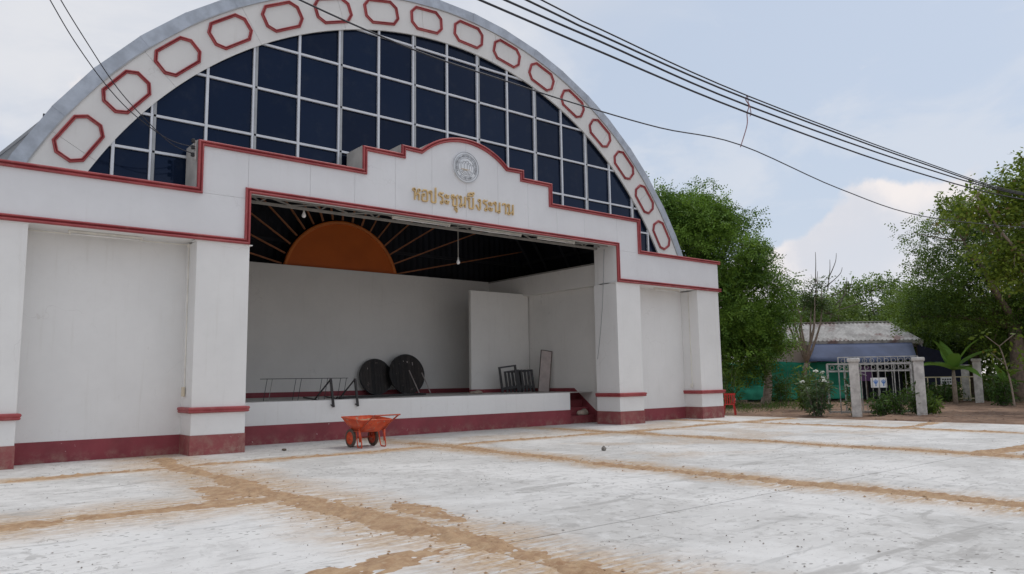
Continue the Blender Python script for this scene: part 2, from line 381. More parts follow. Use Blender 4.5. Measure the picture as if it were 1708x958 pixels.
def sweep(path, prof, closed=False):
    """path: xz points; prof: (offset to the left of travel, y). mitred."""
    P = [Vector(p) for p in path]; n = len(P); v = []; f = []; m_ = len(prof)
    for i in range(n):
        if closed: a, b = P[i-1], P[(i+1) % n]
        else: a, b = P[max(i-1, 0)], P[min(i+1, n-1)]
        d1 = (P[i]-a).normalized() if (P[i]-a).length > 1e-9 else (b-P[i]).normalized()
        d2 = (b-P[i]).normalized() if (b-P[i]).length > 1e-9 else d1
        n1 = Vector((-d1.y, d1.x)); n2 = Vector((-d2.y, d2.x)); mt = (n1+n2).normalized(); k = 1/max(.3, mt.dot(n1))
        for o_, y in prof:
            q = P[i]+mt*(o_*k); v.append((q.x, y, q.y))
    for i in range(n if closed else n-1):
        j = (i+1) % n
        for k in range(m_-1): f.append((i*m_+k, i*m_+k+1, j*m_+k+1, j*m_+k))
    if not closed: f.append(list(range(m_))); f.append([(n-1)*m_+k for k in range(m_-1, -1, -1)])
    return v, f
def bead(wd, y0, h):
    """double bead moulding of width wd on the plane y0"""
    out = [(0, y0)]
    for c0, c1, hh in ((0.0, .44, h), (.44, .62, h*.55), (.62, 1.0, h*.95)):
        for k in range(5):
            a = math.pi*k/4; out.append((wd*(c0+(c1-c0)*(1-math.cos(a))/2), y0-hh*(.45+.55*math.sin(a))))
    out.append((wd, y0)); return out

# ------------------------------------------------------------------ ground and plaza
gv = []; n = 40
ground = mesh_obj('ground', [(-400, -400, -.07), (500, -400, -.07), (500, 500, -.07), (-400, 500, -.07)], [(0, 1, 2, 3)], 'soil'); tag(ground, kind='structure')
plaza = G().box((-40, -40, -.30), (13.72, 9.0, -.035)).ob('plaza', 'joint'); tag(plaza, kind='structure')
XS = [-40, -33.2, -27.0, -20.8, -14.7, -8.55, -2.48, 3.72, 10.15, 13.75]
YS = [-40, -33, -27.6, -22.4, -17.25, -12.12, -7.42, -2.25, 1.95]
gap = .022
for i in range(len(XS)-1):
    for j in range(len(YS)-1):
        a = (XS[i]+gap/2, YS[j]+gap/2, -.05); dz = random.uniform(-.002, .002)
        b = (XS[i+1]-gap/2, YS[j+1]-gap/2, dz)
        G().box(a, b, .006).ob('concrete_slab', 'slab', plaza)

# sand lying in and along the joints: height fields that dip under the slab where there is none
def fbm(x, y, seed, octs=((1, .40), (2.3, .42), (5.1, .50), (11, .50), (24, .45))):
    r = np.zeros_like(x); g = np.random.default_rng(seed)
    for fr, am in octs:
        for _ in range(4):
            an = g.uniform(0, 2*np.pi); ph = g.uniform(0, 2*np.pi); ff = fr*g.uniform(.7, 1.4)
            r += am*.5*np.sin((x*np.cos(an)+y*np.sin(an))*ff*2.2+ph+1.3*np.sin((x*np.cos(an+1.3)+y*np.sin(an+1.3))*ff*1.1+ph*2))
    return r
def sand_line(axis, c, a, b, half, hmax, seed, stepl=.05, stepw=.024, fade=.6, bias=0.0):
    nl = int(abs(b-a)/stepl)+2; hw = half*2.4; nw = int(2*hw/stepw)+2
    l = np.linspace(a, b, nl); w_ = np.linspace(-hw, hw, nw); L, Wd = np.meshgrid(l, w_, indexing='ij')
    wander = .10*np.sin(L*.55+seed)+.05*np.sin(L*1.7+seed*2)
    X, Y = (L, c+Wd+wander) if axis == 'x' else (c+Wd+wander, L)
    nz = fbm(X, Y, seed); hw_ = half*(.82+.16*np.sin(L*.8+seed*1.3)+.12*np.sin(L*2.3+seed))
    prof = np.exp(-(Wd/hw_)**2*1.6)
    end = np.clip(np.minimum(L-min(a, b), max(a, b)-L)/fade, 0, 1)
    h = hmax*((prof*(1.0+.38*nz)*end + .26*nz*prof**.5*end)*.95 - .40+bias)
    h = np.where(np.abs(Wd) > hw*.97, -.02, h); h = np.clip(h, -.02, .2)
    P = np.stack([X, Y, h+.004], -1).reshape(-1, 3)
    idx = np.arange(nl*nw).reshape(nl, nw)
    keep = (h[:-1, :-1] > -.012) | (h[1:, 1:] > -.012) | (h[1:, :-1] > -.012) | (h[:-1, 1:] > -.012)
    q = np.stack([idx[:-1, :-1], idx[1:, :-1], idx[1:, 1:], idx[:-1, 1:]], -1)[keep]
    if axis == 'x': q = q[:, :]
    else: q = q[:, ::-1]
    used = np.unique(q); re = -np.ones(len(P), int); re[used] = np.arange(len(used))
    o = mesh_obj('sand', P[used].tolist(), re[q].tolist(), 'sand', None, True); tag(o, kind='stuff'); return o
SL = [('y', -8.58, .25, -4.2, .30, .034, 1), ('y', -8.55, -3.8, -15.5, .36, .034, 2), ('y', -2.48, -.6, -16.5, .27, .032, 3),
      ('y', 3.72, .9, -15, .25, .03, 4), ('y', 10.15, .9, -15, .23, .028, 5),
      ('x', -2.35, -15, -8.7, .16, .030, 6), ('x', -2.2, -8.6, -2.4, .19, .030, 7), ('x', -2.3, -2.4, 3.8, .17, .028, 8), ('x', -2.5, 3.7, 13.6, .24, .030, 9),
      ('x', -7.45, -16, -8.6, .33, .030, 10), ('x', -11.95, -15, -8.4, .27, .032, 11), ('x', -7.6, 9.6, 13.7, .26, .03, 12),
      ('x', -12.3, 3.2, 13.6, .36, .036, 13)]
labs = ['orange sand ridge running out from the left pillar base', 'wide sand ridge crossing the foreground slabs', 'sand ridge running from the wheelbarrow to the right edge of the picture',
        'sand ridge running from the stage steps to the right', 'thin sand ridge in front of the right end pillar', 'thin sand line before the left recessed wall', 'sand line in front of the stage, left of the wheelbarrow joint',
        'sand line in front of the stage, right of the wheelbarrow', 'sand line before the right pillars', 'broad smeared sand band at the left edge of the picture', 'sand ridge at the bottom edge of the picture', 'short sand line at the plaza edge by the gate', 'thick sand line at the far right of the plaza']
for s_, lb in zip(SL, labs):
    o = sand_line(s_[0], s_[1], s_[2], s_[3], s_[4], s_[5], s_[6]); tag(o, lb, 'sand')
# thin scattered patches of sand beside the ridges
for k, (cx, a, b, hf) in enumerate([(-7.75, -8.8, -11.2, .34), (-9.3, -5.2, -8.2, .5)]):
    o = sand_line('y', cx, a, b, hf, .018, 30+k, bias=-.12, fade=1.2); tag(o, ['thin sand patch right of the foreground ridge', 'thin sand patch left of the ridge where two joints meet'][k], 'sand')
# clods and stones
def scatter(name, mat, N, seed, smin, smax, zone):
    g = np.random.default_rng(seed); V = []; F = []
    base = np.array([(1, 0, 0), (-1, 0, 0), (0, 1, 0), (0, -1, 0), (0, 0, 1), (0, 0, -.4)])
    fc = [(0, 2, 4), (2, 1, 4), (1, 3, 4), (3, 0, 4), (2, 0, 5), (1, 2, 5), (3, 1, 5), (0, 3, 5)]
    for i in range(N):
        x, y = zone(g); s = smin*(smax/smin)**(g.random()**2.2)
        an = g.uniform(0, 6.28); R_ = np.array([[math.cos(an), -math.sin(an), 0], [math.sin(an), math.cos(an), 0], [0, 0, 1]])
        p = (base*g.uniform(.6, 1.2, (6, 3))*np.array([1.2, .8, .6])*s)@R_.T+np.array([x, y, s*.2+.004])
        n_ = len(V); V += p.tolist(); F += [[a+n_ for a in q] for q in fc]
    o = mesh_obj(name, V, F, mat); tag(o, kind='stuff'); return o
def z_all(g):
    while True:
        d = 4+18*g.random()**.8; a = YAW+g.uniform(-.62, .62); x = -13+d*math.sin(a); y = -18.1+d*math.cos(a)
        if y < .2 and x < 13.5 and math.sin(x*1.7+y*.9)+math.sin(x*.6-y*1.3) > g.uniform(-1.8, 1.2): return x, y
def z_joint(g):
    c_ = [(-8.55, .45), (-2.48, .35), (3.72, .3)][g.integers(0, 3)]
    return c_[0]+g.normal()*c_[1], g.uniform(-15, -.5)
tag(scatter('clods', 'clod', 1700, 3, .003, .016, z_all), 'small dark clods strewn over the concrete slabs', 'debris')
tag(scatter('stones', 'clod2', 900, 4, .003, .013, z_all), 'small grey stones strewn over the concrete slabs', 'debris')
tag(scatter('sand_clods', 'sand', 1500, 5, .006, .03, z_joint), 'lumps of sand beside the sand ridges', 'debris')
def rock(name, c, s, mat, label, cat):
    bm = bmesh.new(); bmesh.ops.create_icosphere(bm, subdivisions=2, radius=1)
    g = random.Random(hash(label) % 1000)
    for v in bm.verts: v.co = Vector((v.co.x*s[0], v.co.y*s[1], v.co.z*s[2]))*(1+g.uniform(-.16, .16))
    me = bpy.data.meshes.new(name); bm.to_mesh(me); bm.free(); me.materials.append(M[mat]); o = bpy.data.objects.new(name, me); COL.objects.link(o)
    o.location = (c[0], c[1], c[2]+s[2]*.8); tag(o, label, cat); return o
rock('stone', (-.65, -6.1, 0), (.06, .05, .055), 'clod2', 'fist-sized grey stone alone on the slab right of the wheelbarrow', 'stone')
rock('stone', (-5.7, -.35, 0), (.05, .09, .03), 'clod', 'small dark scrap on the ground before the left end of the stage', 'debris')
# low strip of soil beside the plaza, thrown up a little
def terrain(name, x0, x1, y0, y1, nx, ny, amp, base, mat, seed):
    X, Y = np.meshgrid(np.linspace(x0, x1, nx), np.linspace(y0, y1, ny), indexing='ij')
    Z = base+amp*fbm(X*.35, Y*.35, seed)+amp*.35*fbm(X*1.5, Y*1.5, seed+1)
    e = np.minimum(np.minimum(X-x0, x1-X), np.minimum(Y-y0, y1-Y)); Z = np.where(e < .4, -.09, Z)
    idx = np.arange(nx*ny).reshape(nx, ny); q = np.stack([idx[:-1, :-1], idx[1:, :-1], idx[1:, 1:], idx[:-1, 1:]], -1).reshape(-1, 4)
    o = mesh_obj(name, np.stack([X, Y, Z], -1).reshape(-1, 3).tolist(), q.tolist(), mat, None, True); tag(o, kind='structure'); return o
terrain('soil_verge', 13.76, 48, -26, 24, 150, 200, .035, -.02, 'soil', 5)

# ------------------------------------------------------------------ the auditorium
hall = empty('auditorium', (0, 0, 0)); tag(hall, 'white auditorium with arched dark glass front, red mouldings and open stage', 'building')
ZC, RI, RO, RM = .987, 11.39, 12.48, 12.76
YA, YG, YW = .93, 1.06, .85
def add_part(name, g, mat, parent=hall, smooth=False): return g.ob(name, mat, parent, smooth)

# fascia -----------------------------------------------------------
ZB, ZO, ZT = 5.02, 6.29, 6.25
archr = 2.43; archc = 8.95-archr
top_r = [(12.52, ZT), (7.84, ZT), (7.84, 7.42), (3.50, 7.42), (3.50, 8.09), (2.276, 8.09), (2.276, 8.35), (1.62, 8.335)]
a0 = math.atan2(8.335-archc, 1.62)
arc = [(archr*math.cos(a0+(math.pi-2*a0)*k/28), archc+archr*math.sin(a0+(math.pi-2*a0)*k/28)) for k in range(1, 28)]
top = top_r+arc+[(-x, z) for x, z in reversed(top_r)]           # from right to left
def top_at(x):
    x = abs(x)
    if x < 1.62: return archc+math.sqrt(archr**2-x*x)
    for lim, z in ((2.276, 8.35), (3.5, 8.09), (7.84, 7.42)):
        if x < lim: return z
    return ZT
fascia = empty('fascia', (0, 0, 0), 0, hall)
# core block behind the facing boards
core = [(-12.5, ZB), (-6.56, ZB), (-6.56, 7.0), (6.56, 7.0), (6.56, ZB), (12.5, ZB)]+[(x-(.012 if x > 0 else -.012)*(1 if abs(x) > .01 else 0), z-.012) for x, z in top]
G().prism(core, .012, .92).ob('core', 'wall', fascia)
G().box((-6.56, .0125, ZO), (6.56, .11, 7.0)).ob('core', 'wall', fascia)
edges = [-7.84, -6.62, -5.4, -4.18, -2.96, -1.8, -.6, .6, 1.8, 2.96, 4.18, 5.4, 6.62, 7.84]
edges = [-7.84, -6.62, -5.0, -3.72, -2.46, -1.23, 0, 1.23, 2.46, 3.72, 5.0, 6.62, 7.84]
for i in range(len(edges)-1):
    a, b = edges[i]+.0035, edges[i+1]-.0035
    xs = sorted(set([a, b]+[s*q for q in (1.62, 2.276, 3.5) for s in (-1, 1) if a < s*q < b]+([a+(b-a)*k/10 for k in range(1, 10)] if abs(a+b)/2 < 1.7 else [])))
    tp = []
    for k, x in enumerate(xs):
        zl, zr = top_at(x-1e-4 if x > a else x+1e-4), top_at(x+1e-4 if x < b else x-1e-4)
        tp.append((x, zl)); 
        if abs(zl-zr) > .01: tp.append((x, zr))
    lo = ZO if abs(a+b)/2 < 6.6 else 6.146
    G().prism([(a, lo), (b, lo)]+[(x, z-.02) for x, z in reversed(tp)], 0, .0115).ob('facing_board', 'board', fascia)
for s in (-1, 1):
    x0, x1 = (-12.5, -6.56) if s < 0 else (6.56, 12.5)
    if s < 0: pol = [(-12.5, ZB), (-6.56, ZB), (-6.56, 6.139), (-7.845, 6.139), (-7.845, ZT-.02), (-12.5, ZT-.02)]
    else: pol = [(6.56, ZB), (12.5, ZB), (12.5, ZT-.02), (7.845, ZT-.02), (7.845, 6.139), (6.56, 6.139)]
    G().prism(pol, 0, .0115).ob('facing_board', 'board', fascia)
v, f = sweep([(x+(.10 if i == 0 else -.10 if i == len(top)-1 else 0), z) for i, (x, z) in enumerate(top)], bead(.135, -.001, .075))
autosmooth(mesh_obj('top_moulding', v, f, 'trim', fascia), 35)
bot = [(-12.6, ZB-.02), (-6.55, ZB-.02), (-6.55, ZO-.004), (6.55, ZO-.004), (6.55, ZB-.02), (12.6, ZB-.02)]
v, f = sweep(bot, bead(.135, -.0015, .075)); autosmooth(mesh_obj('lower_moulding', v, f, 'trim', fascia), 35)
# coping that covers the top edge of the parapet
v, f = sweep(top, [(-.004, .0), (-.004, .93), (.03, .93), (.03, .0)]); mesh_obj('coping', v, f, 'render', fascia)
# strip of white-painted cornice under the band
for x0, x1 in ((-12.5, -11.14), (-7.80, -6.50), (6.50, 7.80), (11.14, 12.5)):
    G().box((x0-.03, -.005, ZB-.045), (x1+.03, .30, ZB-.021), .004).ob('cornice_strip', 'wall', fascia)

# pillars ----------------------------------------------------------
def pillar(x0, x1, y1, dm):
    p = empty('pillar', ((x0+x1)/2, .026, 0), 0, hall); cx = (x0+x1)/2; hw = (x1-x0)/2; d = y1-.026
    G().box((-hw, 0, .45), (hw, d, ZB-.04), .012).ob('shaft', 'wall', p)
    G().box((-hw-.012, -.012, 0), (hw+.012, d, .452), .006).ob('dado', dm, p)
    v = []; f = []
    prof = [(0, .955), (.05, .96), (.075, .985), (.06, 1.01), (.075, 1.03), (.085, 1.055), (.07, 1.085), (0, 1.095)]
    path = [(-hw, d), (-hw, 0), (hw, 0), (hw, d)]
    for (px, py), (nx, ny) in zip(path, [(-1, 0), (-1, -1), (1, -1), (1, 0)]):
        for o_, z in prof: v.append((px+nx*o_, py+ny*o_, z))
    m_ = len(prof)
    for i in range(3):
        for k in range(m_-1): f.append((i*m_+k, (i+1)*m_+k, (i+1)*m_+k+1, i*m_+k+1))
    autosmooth(mesh_obj('collar', v, f, 'trim', p), 50)
    return p
pillar(-12.5, -11.14, YW, 'maroon_dusty'); pillar(-7.775, -6.53, 1.15, 'maroon_dusty'); pillar(6.53, 7.775, 1.15, 'maroon_dusty'); pillar(11.14, 12.5, YW, 'maroon_dusty')
# upper part of the opening jambs, behind the fascia
for s in (-1, 1):
    a, b = sorted((s*6.60, s*7.76)); G().box((a, .93, ZB-.04), (b, 1.15, 7.0)).ob('jamb', 'wall', hall)
# recessed walls
for x0, x1 in ((-11.14, -7.775), (7.775, 11.14)):
    wl = empty('recessed_wall', (0, 0, 0), 0, hall)
    G().box((x0-.3, YW, .45), (x1+.3, YW+.2, ZB+.3)).ob('plaster', 'wall', wl)
    G().box((x0-.3, YW-.014, 0), (x1+.3, YW+.2, .452), .006).ob('dado', 'maroon', wl)
# side walls of the hall
for s in (-1, 1):
    a, b = sorted((s*12.2, s*12.44)); G().box((a, YW+.02, 0), (b, 32, 3.4)).ob('side_wall', 'wall', hall)

# arch ring --------------------------------------------------------
ring = empty('arch_ring', (0, 0, 0), 0, hall)
def pr(r, deg): a = rad(deg); return (r*math.sin(a), ZC+r*math.cos(a))
seams = [-75, -59.5, -45.7, -32.0, -18.3, -4.6, 9.1, 22.8, 36.5, 50.2, 63.9, 75]
for i in range(len(seams)-1):
    a, b = seams[i]+.018, seams[i+1]-.018; k = 14
    inn = [pr(RI, a+(b-a)*q/k) for q in range(k+1)]; out = [pr(RO, a+(b-a)*q/k) for q in range(k+1)]
    G().prism(inn[::1]+out[::-1], YA, YA+.06).ob('ring_panel', 'ring', ring)
kk = 80
inn = [pr(RI+.006, -76+152*q/kk) for q in range(kk+1)]; out = [pr(RO, -76+152*q/kk) for q in range(kk+1)]
G().prism(inn+out[::-1], YA+.0605, YA+.16).ob('ring_backing', 'dark', ring)
# octagonal frames
def octa(hx, hz, cut): return [(-hx+cut, -hz), (hx-cut, -hz), (hx, -hz+cut), (hx, hz-cut), (hx-cut, hz), (-hx+cut, hz), (-hx, hz-cut), (-hx, -hz+cut)]
v, f = sweep(octa(.59, .385, .205), bead(.085, 0, .055), True)
first = None
for k in range(16):
    deg = -58.5+7.8*k
    if first is None:
        o = autosmooth(mesh_obj('octagon_frame', v, f, 'trim', ring), 45); first = o
    else:
        o = first.copy(); COL.objects.link(o); o.parent = ring
    x, z = pr(11.95, deg); o.location = (x, YA-.001, z); o.rotation_euler = (0, rad(deg), 0)
# zinc flashing in straight overlapping lengths
k = 0; d = -76.0
while d < 76:
    e = min(d+6.3, 76.3); y = YA-.03-.006*(k % 2)
    a = [pr(RO-.03, d), pr(RO-.03, e), pr(RM, e), pr(RM, d)]
    g = G(); g.prism(a, y, y+.05); g.prism([pr(RM-.03, d), pr(RM-.03, e), pr(RM+.004+.004*(k % 2), e), pr(RM+.004+.004*(k % 2), d)], y+.004, 1.9)
    g.ob('flashing', 'flash', ring); d += 6.2; k += 1
# dark shadow gap strip and gutter edge under the flashing
g = G(); q = [pr(RO-.055, -75+150*i/60) for i in range(61)]; q2 = [pr(RO-.025, -75+150*i/60) for i in range(61)]
g.prism(q+q2[::-1], YA-.035, YA).ob('edge_strip', 'mull_g', ring)
# straight lean-to roof that leaves the vault low on both sides, behind the front ring
for s in (-1, 1):
    pts = [(-10.80, 7.87), (-13.35, 4.73), (-13.33, 4.69), (-10.78, 7.80)]
    pol = [(s*x, z) for x, z in pts]; pol = pol if s > 0 else pol[::-1]
    G().prism(pol, 1.95, 32).ob('lean_to_roof', 'roof', hall)
    pol = [(s*x, z) for x, z in [(-10.80, 7.80), (-13.1, 4.90), (-12.45, 4.90), (-11.9, 5.6)]]; pol = pol if s > 0 else pol[::-1]
    G().prism(pol, 1.98, 2.05).ob('lean_to_gable', 'roof', hall)
# vaulted roof
vv = []; ff = []; NA = 100
for i in range(NA+1):
    dg = -83+166*i/NA; rr = RM-.02+(.015 if i % 2 else 0)
    for y in (1.2, 12, 22, 32): x, z = pr(rr, dg); vv.append((x, y, z))
for i in range(NA):
    for j in range(3): ff.append((i*4+j, i*4+j+1, (i+1)*4+j+1, (i+1)*4+j))
mesh_obj('roof', vv, ff, 'roof', hall)
vv = []; ff = []
for i in range(NA+1):
    for y in (1.25, 9.2): x, z = pr(RI+.25, -83+166*i/NA); vv.append((x, y, z))
for i in range(NA): ff.append((i*2, (i+1)*2, (i+1)*2+1, i*2+1))
mesh_obj('vault_lining', vv, ff, 'dark', hall)
for k in range(19):
    dg = -58+k*116/18; x, z = pr(RI+.16, dg); G().bar((x, 1.3, z), (x, 9.1, z), .06, .12).ob('purlin', 'purlin', hall)
for y in (2.9, 5.2, 7.5):
    pts = [pr(RI+.02, -64+128*i/40) for i in range(41)]; G().tube([(x, y, z) for x, z in pts], .07, 6).ob('roof_rib', 'purlin', hall)
    pts = [pr(RI-.75, -60+120*i/40) for i in range(41)]; G().tube([(x, y, z) for x, z in pts], .05, 6).ob('roof_rib', 'purlin', hall)
# rear gable of the stage house: dark corrugated sheet
vv = []; ff = []
NX = 160
for i in range(NX+1):
    x = -12+24*i/NX; y = 9.15+(.03 if i % 2 else 0); vv += [(x, y, 0), (x, y, ZC+math.sqrt(max(0, (RI+.25)**2-x*x)) if abs(x) < RI+.2 else ZC)]
for i in range(NX): ff.append((2*i, 2*i+2, 2*i+3, 2*i+1))
mesh_obj('rear_gable', vv, ff, 'dark', hall)
for z in (7.0, 8.6, 10.2): G().bar((-10, 9.1, z), (10, 9.1, z), .08, .12).ob('gable_rail', 'purlin', hall)
for s in (-1, 1): G().box((min(s*7.35, s*12.2), 8.9, 0), (max(s*7.35, s*12.2), 9.0, 6)).ob('side_partition', 'dark', hall)

# glazed wall ------------------------------------------------------
win = empty('window_wall', (0, 0, 0), 0, hall)
MX = [-11.5, -9.47, -8.62, -7.38, -6.16, -4.94, -3.70, -2.46, -1.23, 0, 1.23, 2.46, 3.70, 4.94, 6.16, 7.38, 8.62, 9.47, 11.5]
HZ = [6.05, 7.23, 8.14, 9.45, 10.715, 11.96, 13.2]
RG = RI+.10
for i in range(len(MX)-1):
    for j in range(len(HZ)-1):
        x0, x1, z0, z1 = MX[i], MX[i+1], HZ[j], HZ[j+1]
        if j == 0 and max(abs(x0), abs(x1)) < 8: z0 = 7.02
        xs = [x0+(x1-x0)*k/12 for k in range(13)]; lim = math.sqrt(max(0, RG**2-(z0-ZC)**2))
        xs = sorted(set([min(max(x, -lim), lim) for x in xs]))
        if len(xs) < 2 or xs[-1]-xs[0] < .05: continue
        tp = [(x, min(z1, ZC+math.sqrt(max(0, RG**2-x*x)))) for x in xs]
        pts = [(xs[0], z0), (xs[-1], z0)]+list(reversed(tp))
        cl = []
        for p in pts:
            if not cl or (Vector(p)-Vector(cl[-1])).length > 1e-4: cl.append(p)
        if (Vector(cl[0])-Vector(cl[-1])).length < 1e-4: cl.pop()
        if len(cl) < 3 or max(p[1] for p in cl)-z0 < .04: continue
        ta, tb = random.uniform(-.010, .010), random.uniform(-.012, .012); cx, cz = (x0+x1)/2, (z0+z1)/2
        n_ = len(cl); fy = lambda p: YG+ta*(p[0]-cx)+tb*(p[1]-cz)
        g = G(); g.add([(p[0], fy(p), p[1]) for p in cl]+[(p[0], fy(p)+.008, p[1]) for p in cl], [list(range(n_)), list(range(2*n_-1, n_-1, -1))]+[(a, a+n_, (a+1) % n_+n_, (a+1) % n_) for a in range(n_)])
        g.ob('pane', 'glass', win)
for i, x in enumerate(MX[1:-1]):
    zt = ZC+math.sqrt(RG**2-x*x)-.01; zb = 7.02 if abs(x) < 7.8 else 6.05
    if i % 2 == 0:
        G().box((x-.035, YG-.085, zb), (x+.035, YG-.012, zt), .006).ob('mullion', 'mull_w', win)
    else:
        G().box((x-.065, YG-.085, zb), (x-.012, YG-.012, zt), .005).ob('mullion', 'mull_w', win)
        G().box((x-.006, YG-.075, zb), (x+.065, YG-.012, zt), .005).ob('mullion', 'mull_g', win)
for j, z in enumerate(HZ[1:-1]):
    xl = math.sqrt(RG**2-(z-ZC)**2)-.01
    G().box((-xl, YG-.075, z-.032), (xl, YG-.0125, z+.032), .006).ob('transom', 'mull_w', win)
# backing that keeps daylight out of the vault behind the tinted panes
bk = [pr(RI+.24, -65+130*i/60) for i in range(61)]
bl = [(-10.2, 6.0), (-7.5, 6.0), (-7.5, 7.02), (7.5, 7.02), (7.5, 6.0), (10.2, 6.0)]+list(reversed([p for p in bk if p[1] > 6.0]))
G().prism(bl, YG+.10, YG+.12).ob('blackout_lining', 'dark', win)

# sign and emblem --------------------------------------------------
def L_(c, r=.118, n=12): return ('loop', c, r)
GL = {
 'ho': (.76, [L_((.12, .87)), [(.22, .90), (.22, 0)], [(.22, .28), (.40, .52), (.54, .72)], L_((.62, .86)), [(.46, .60), (.62, .48), (.63, 0)]]),
 'o': (.76, [L_((.24, .52)), [(.13, .55), (.11, .08), (.18, 0), (.56, 0), (.64, .10), (.64, .78), (.52, .97), (.26, .97), (.10, .80)]]),
 'po': (.78, [L_((.12, .87)), [(.22, .9), (.22, .06), (.28, 0), (.60, 0), (.65, .06), (.65, 1.34)]]),
 'ro': (.66, [L_((.42, .12)), [(.53, .14), (.53, .52), (.48, .62), (.18, .72), (.14, .84), (.24, .97), (.46, .90), (.58, 1.0)]]),
 'a': (.56, [L_((.14, .76)), [(.14, .64), (.36, .62), (.44, .86)], L_((.14, .24)), [(.14, .12), (.36, .10), (.44, .34)]]),
 'cho': (.84, [L_((.22, .72)), [(.11, .74), (.14, .94), (.30, .97), (.36, .80), (.27, .48), (.25, .06), (.30, 0), (.60, 0), (.66, .06), (.66, .70), (.56, .82), (.76, 1.02)]]),
 'u': (0, [L_((.55, -.26)), [(.65, -.24), (.65, -.56)]]),
 'mo': (.82, [L_((.12, .87)), [(.22, .90), (.22, .18)], L_((.16, .11)), [(.25, .06), (.62, .34)], [(.66, 1.0), (.66, 0)]]),
 'bo': (.80, [L_((.12, .87)), [(.22, .9), (.22, .06), (.28, 0), (.60, 0), (.66, .06), (.66, 1.0)]]),
 'ue': (0, [[(.62, 1.16), (.08, 1.16), (.14, 1.36), (.36, 1.44), (.56, 1.34), (.64, 1.16)], L_((.66, 1.42), .09)]),
 'ngo': (.70, [L_((.46, .86)), [(.57, .88), (.57, .12), (.46, 0), (.36, .04), (.10, .44)]]),
 'no': (.84, [L_((.12, .87)), [(.22, .90), (.22, .10), (.46, .14)], L_((.56, .12)), [(.67, 1.0), (.67, .12)]]),
 'aa': (.60, [[(.10, .78), (.16, .94), (.38, .97), (.48, .84), (.48, 0)]]),
}
seq = [('ho',), ('o',), ('po',), ('ro',), ('a',), ('cho', 'u'), ('mo',), ('bo', 'ue'), ('ngo',), ('ro',), ('a',), ('no',), ('aa',), ('mo',)]
sign = empty('sign_lettering', (0, 0, 0), 0, hall); sign['label'] = 'gold raised Thai letters on the white fascia'
HT = .335; tot = sum(GL[s[0]][0] for s in seq); sp = (3.76/HT-tot)/(len(seq)-1); cur = -1.90
def stroke(g, pts, wd, y0, y1, closed=False):
    P = [Vector(p) for p in pts]
    v, f = sweep([(p.x, p.y) for p in P], [(-wd, y1), (-wd, y0+.008), (-wd+.008, y0), (wd-.008, y0), (wd, y0+.008), (wd, y1)], closed); g.add(v, f)
def loop_pts(c, r, n=12): return [(c[0]+r*math.cos(2*math.pi*k/n), c[1]+r*math.sin(2*math.pi*k/n)) for k in range(n)]
for s in seq:
    g = G()
    for gl in s:
        for st in GL[gl][1]:
            if isinstance(st, tuple): pts = loop_pts(st[1], st[2]); cl = True
            else: pts = st; cl = False
            stroke(g, [(cur+x*HT, 6.80+z*HT) for x, z in pts], .0205 if not cl else .0150, -.055, .002, cl)
    g.ob('letter', 'gold', sign); cur += (GL[s[0]][0]+sp)*HT
emb = empty('emblem', (-.02, 0, 8.05), 0, hall); emb['label'] = 'round silver grey emblem above the gold letters'
G().lathe([(0, -.045), (.40, -.045), (.42, -.04), (.455, -.05), (.475, -.04), (.48, .0)], (0, 0, 0), 48, 'y').ob('plate', 'emblem', emb, True)
for r_, wd in ((.468, .009), (.405, .006), (.292, .007)):
    v, f = sweep(loop_pts((0, 0), r_, 48), [(-wd, -.045), (-wd, -.058), (wd, -.058), (wd, -.045)], True); mesh_obj('emblem_ring', v, f, 'emblem_dark', emb)
# ring of small raised characters, and stars at both sides
for k in range(34):
    a = rad(-58+k*296/33+90-0) if False else rad(205-k*230/25) if k < 26 else rad(235+(k-26)*70/7)
    c0 = Vector((math.cos(a), math.sin(a)))*.348; t_ = Vector((-c0.y, c0.x)).normalized(); r_ = c0.normalized()
    g = G(); h = .020+.006*((k*7) % 3)
    for s_ in (-.014, .014) if k % 3 else (0,):
        p = c0+t_*s_; q0 = p-r_*h; q1 = p+r_*h; g.bar((q0.x, -.052, q0.y), (q1.x, -.052, q1.y), .006, .02)
    q = c0+r_*h*.7; g.bar((q.x-t_.x*.018, -.052, q.y-t_.y*.018), (q.x+t_.x*.018, -.052, q.y+t_.y*.018), .02, .006)
    g.ob('emblem_character', 'emblem_dark', emb)
for s in (-1, 1):
    g = G(); pts = [((.028 if k % 2 == 0 else .012)*math.cos(rad(90+36*k))+s*.35, (.028 if k % 2 == 0 else .012)*math.sin(rad(90+36*k))-.06) for k in range(10)]
    g.prism(list(pts), -.058, -.045).ob('emblem_star', 'emblem_dark', emb)
# pond scene of the emblem: leaves of trees, a pavilion roofline and water
def emb_line(pts, wd, mat): 
    g = G(); stroke(g, pts, wd, -.058, -.044); g.ob('emblem_relief', mat, emb)
for cx, cz, sc in ((-.19, .04, 1.0), (-.07, .07, 1.15), (.04, .08, 1.2), (.12, .05, 1.0), (.21, .02, .9)):
    emb_line([(cx, cz-.10*sc), (cx-.005, cz+.05*sc)], .007, 'emblem_dark')
    emb_line([(cx+.045*sc*math.cos(rad(t)), cz+.06*sc+.04*sc*math.sin(rad(t))) for t in range(-30, 211, 30)], .009, 'emblem_dark')
for cz, x0, x1, mt in ((-.065, -.20, .15, 'emblem_tan'), (-.095, -.12, .04, 'emblem_tan'), (-.11, -.22, .22, 'emblem_dark'), (-.15, -.21, .21, 'emblem_dark'), (-.19, -.17, .18, 'emblem_dark'), (-.225, -.11, .13, 'emblem_dark')):
    emb_line([(x0+(x1-x0)*k/10, cz+.009*math.sin(k*1.9+cz*60)) for k in range(11)], .008, mt)

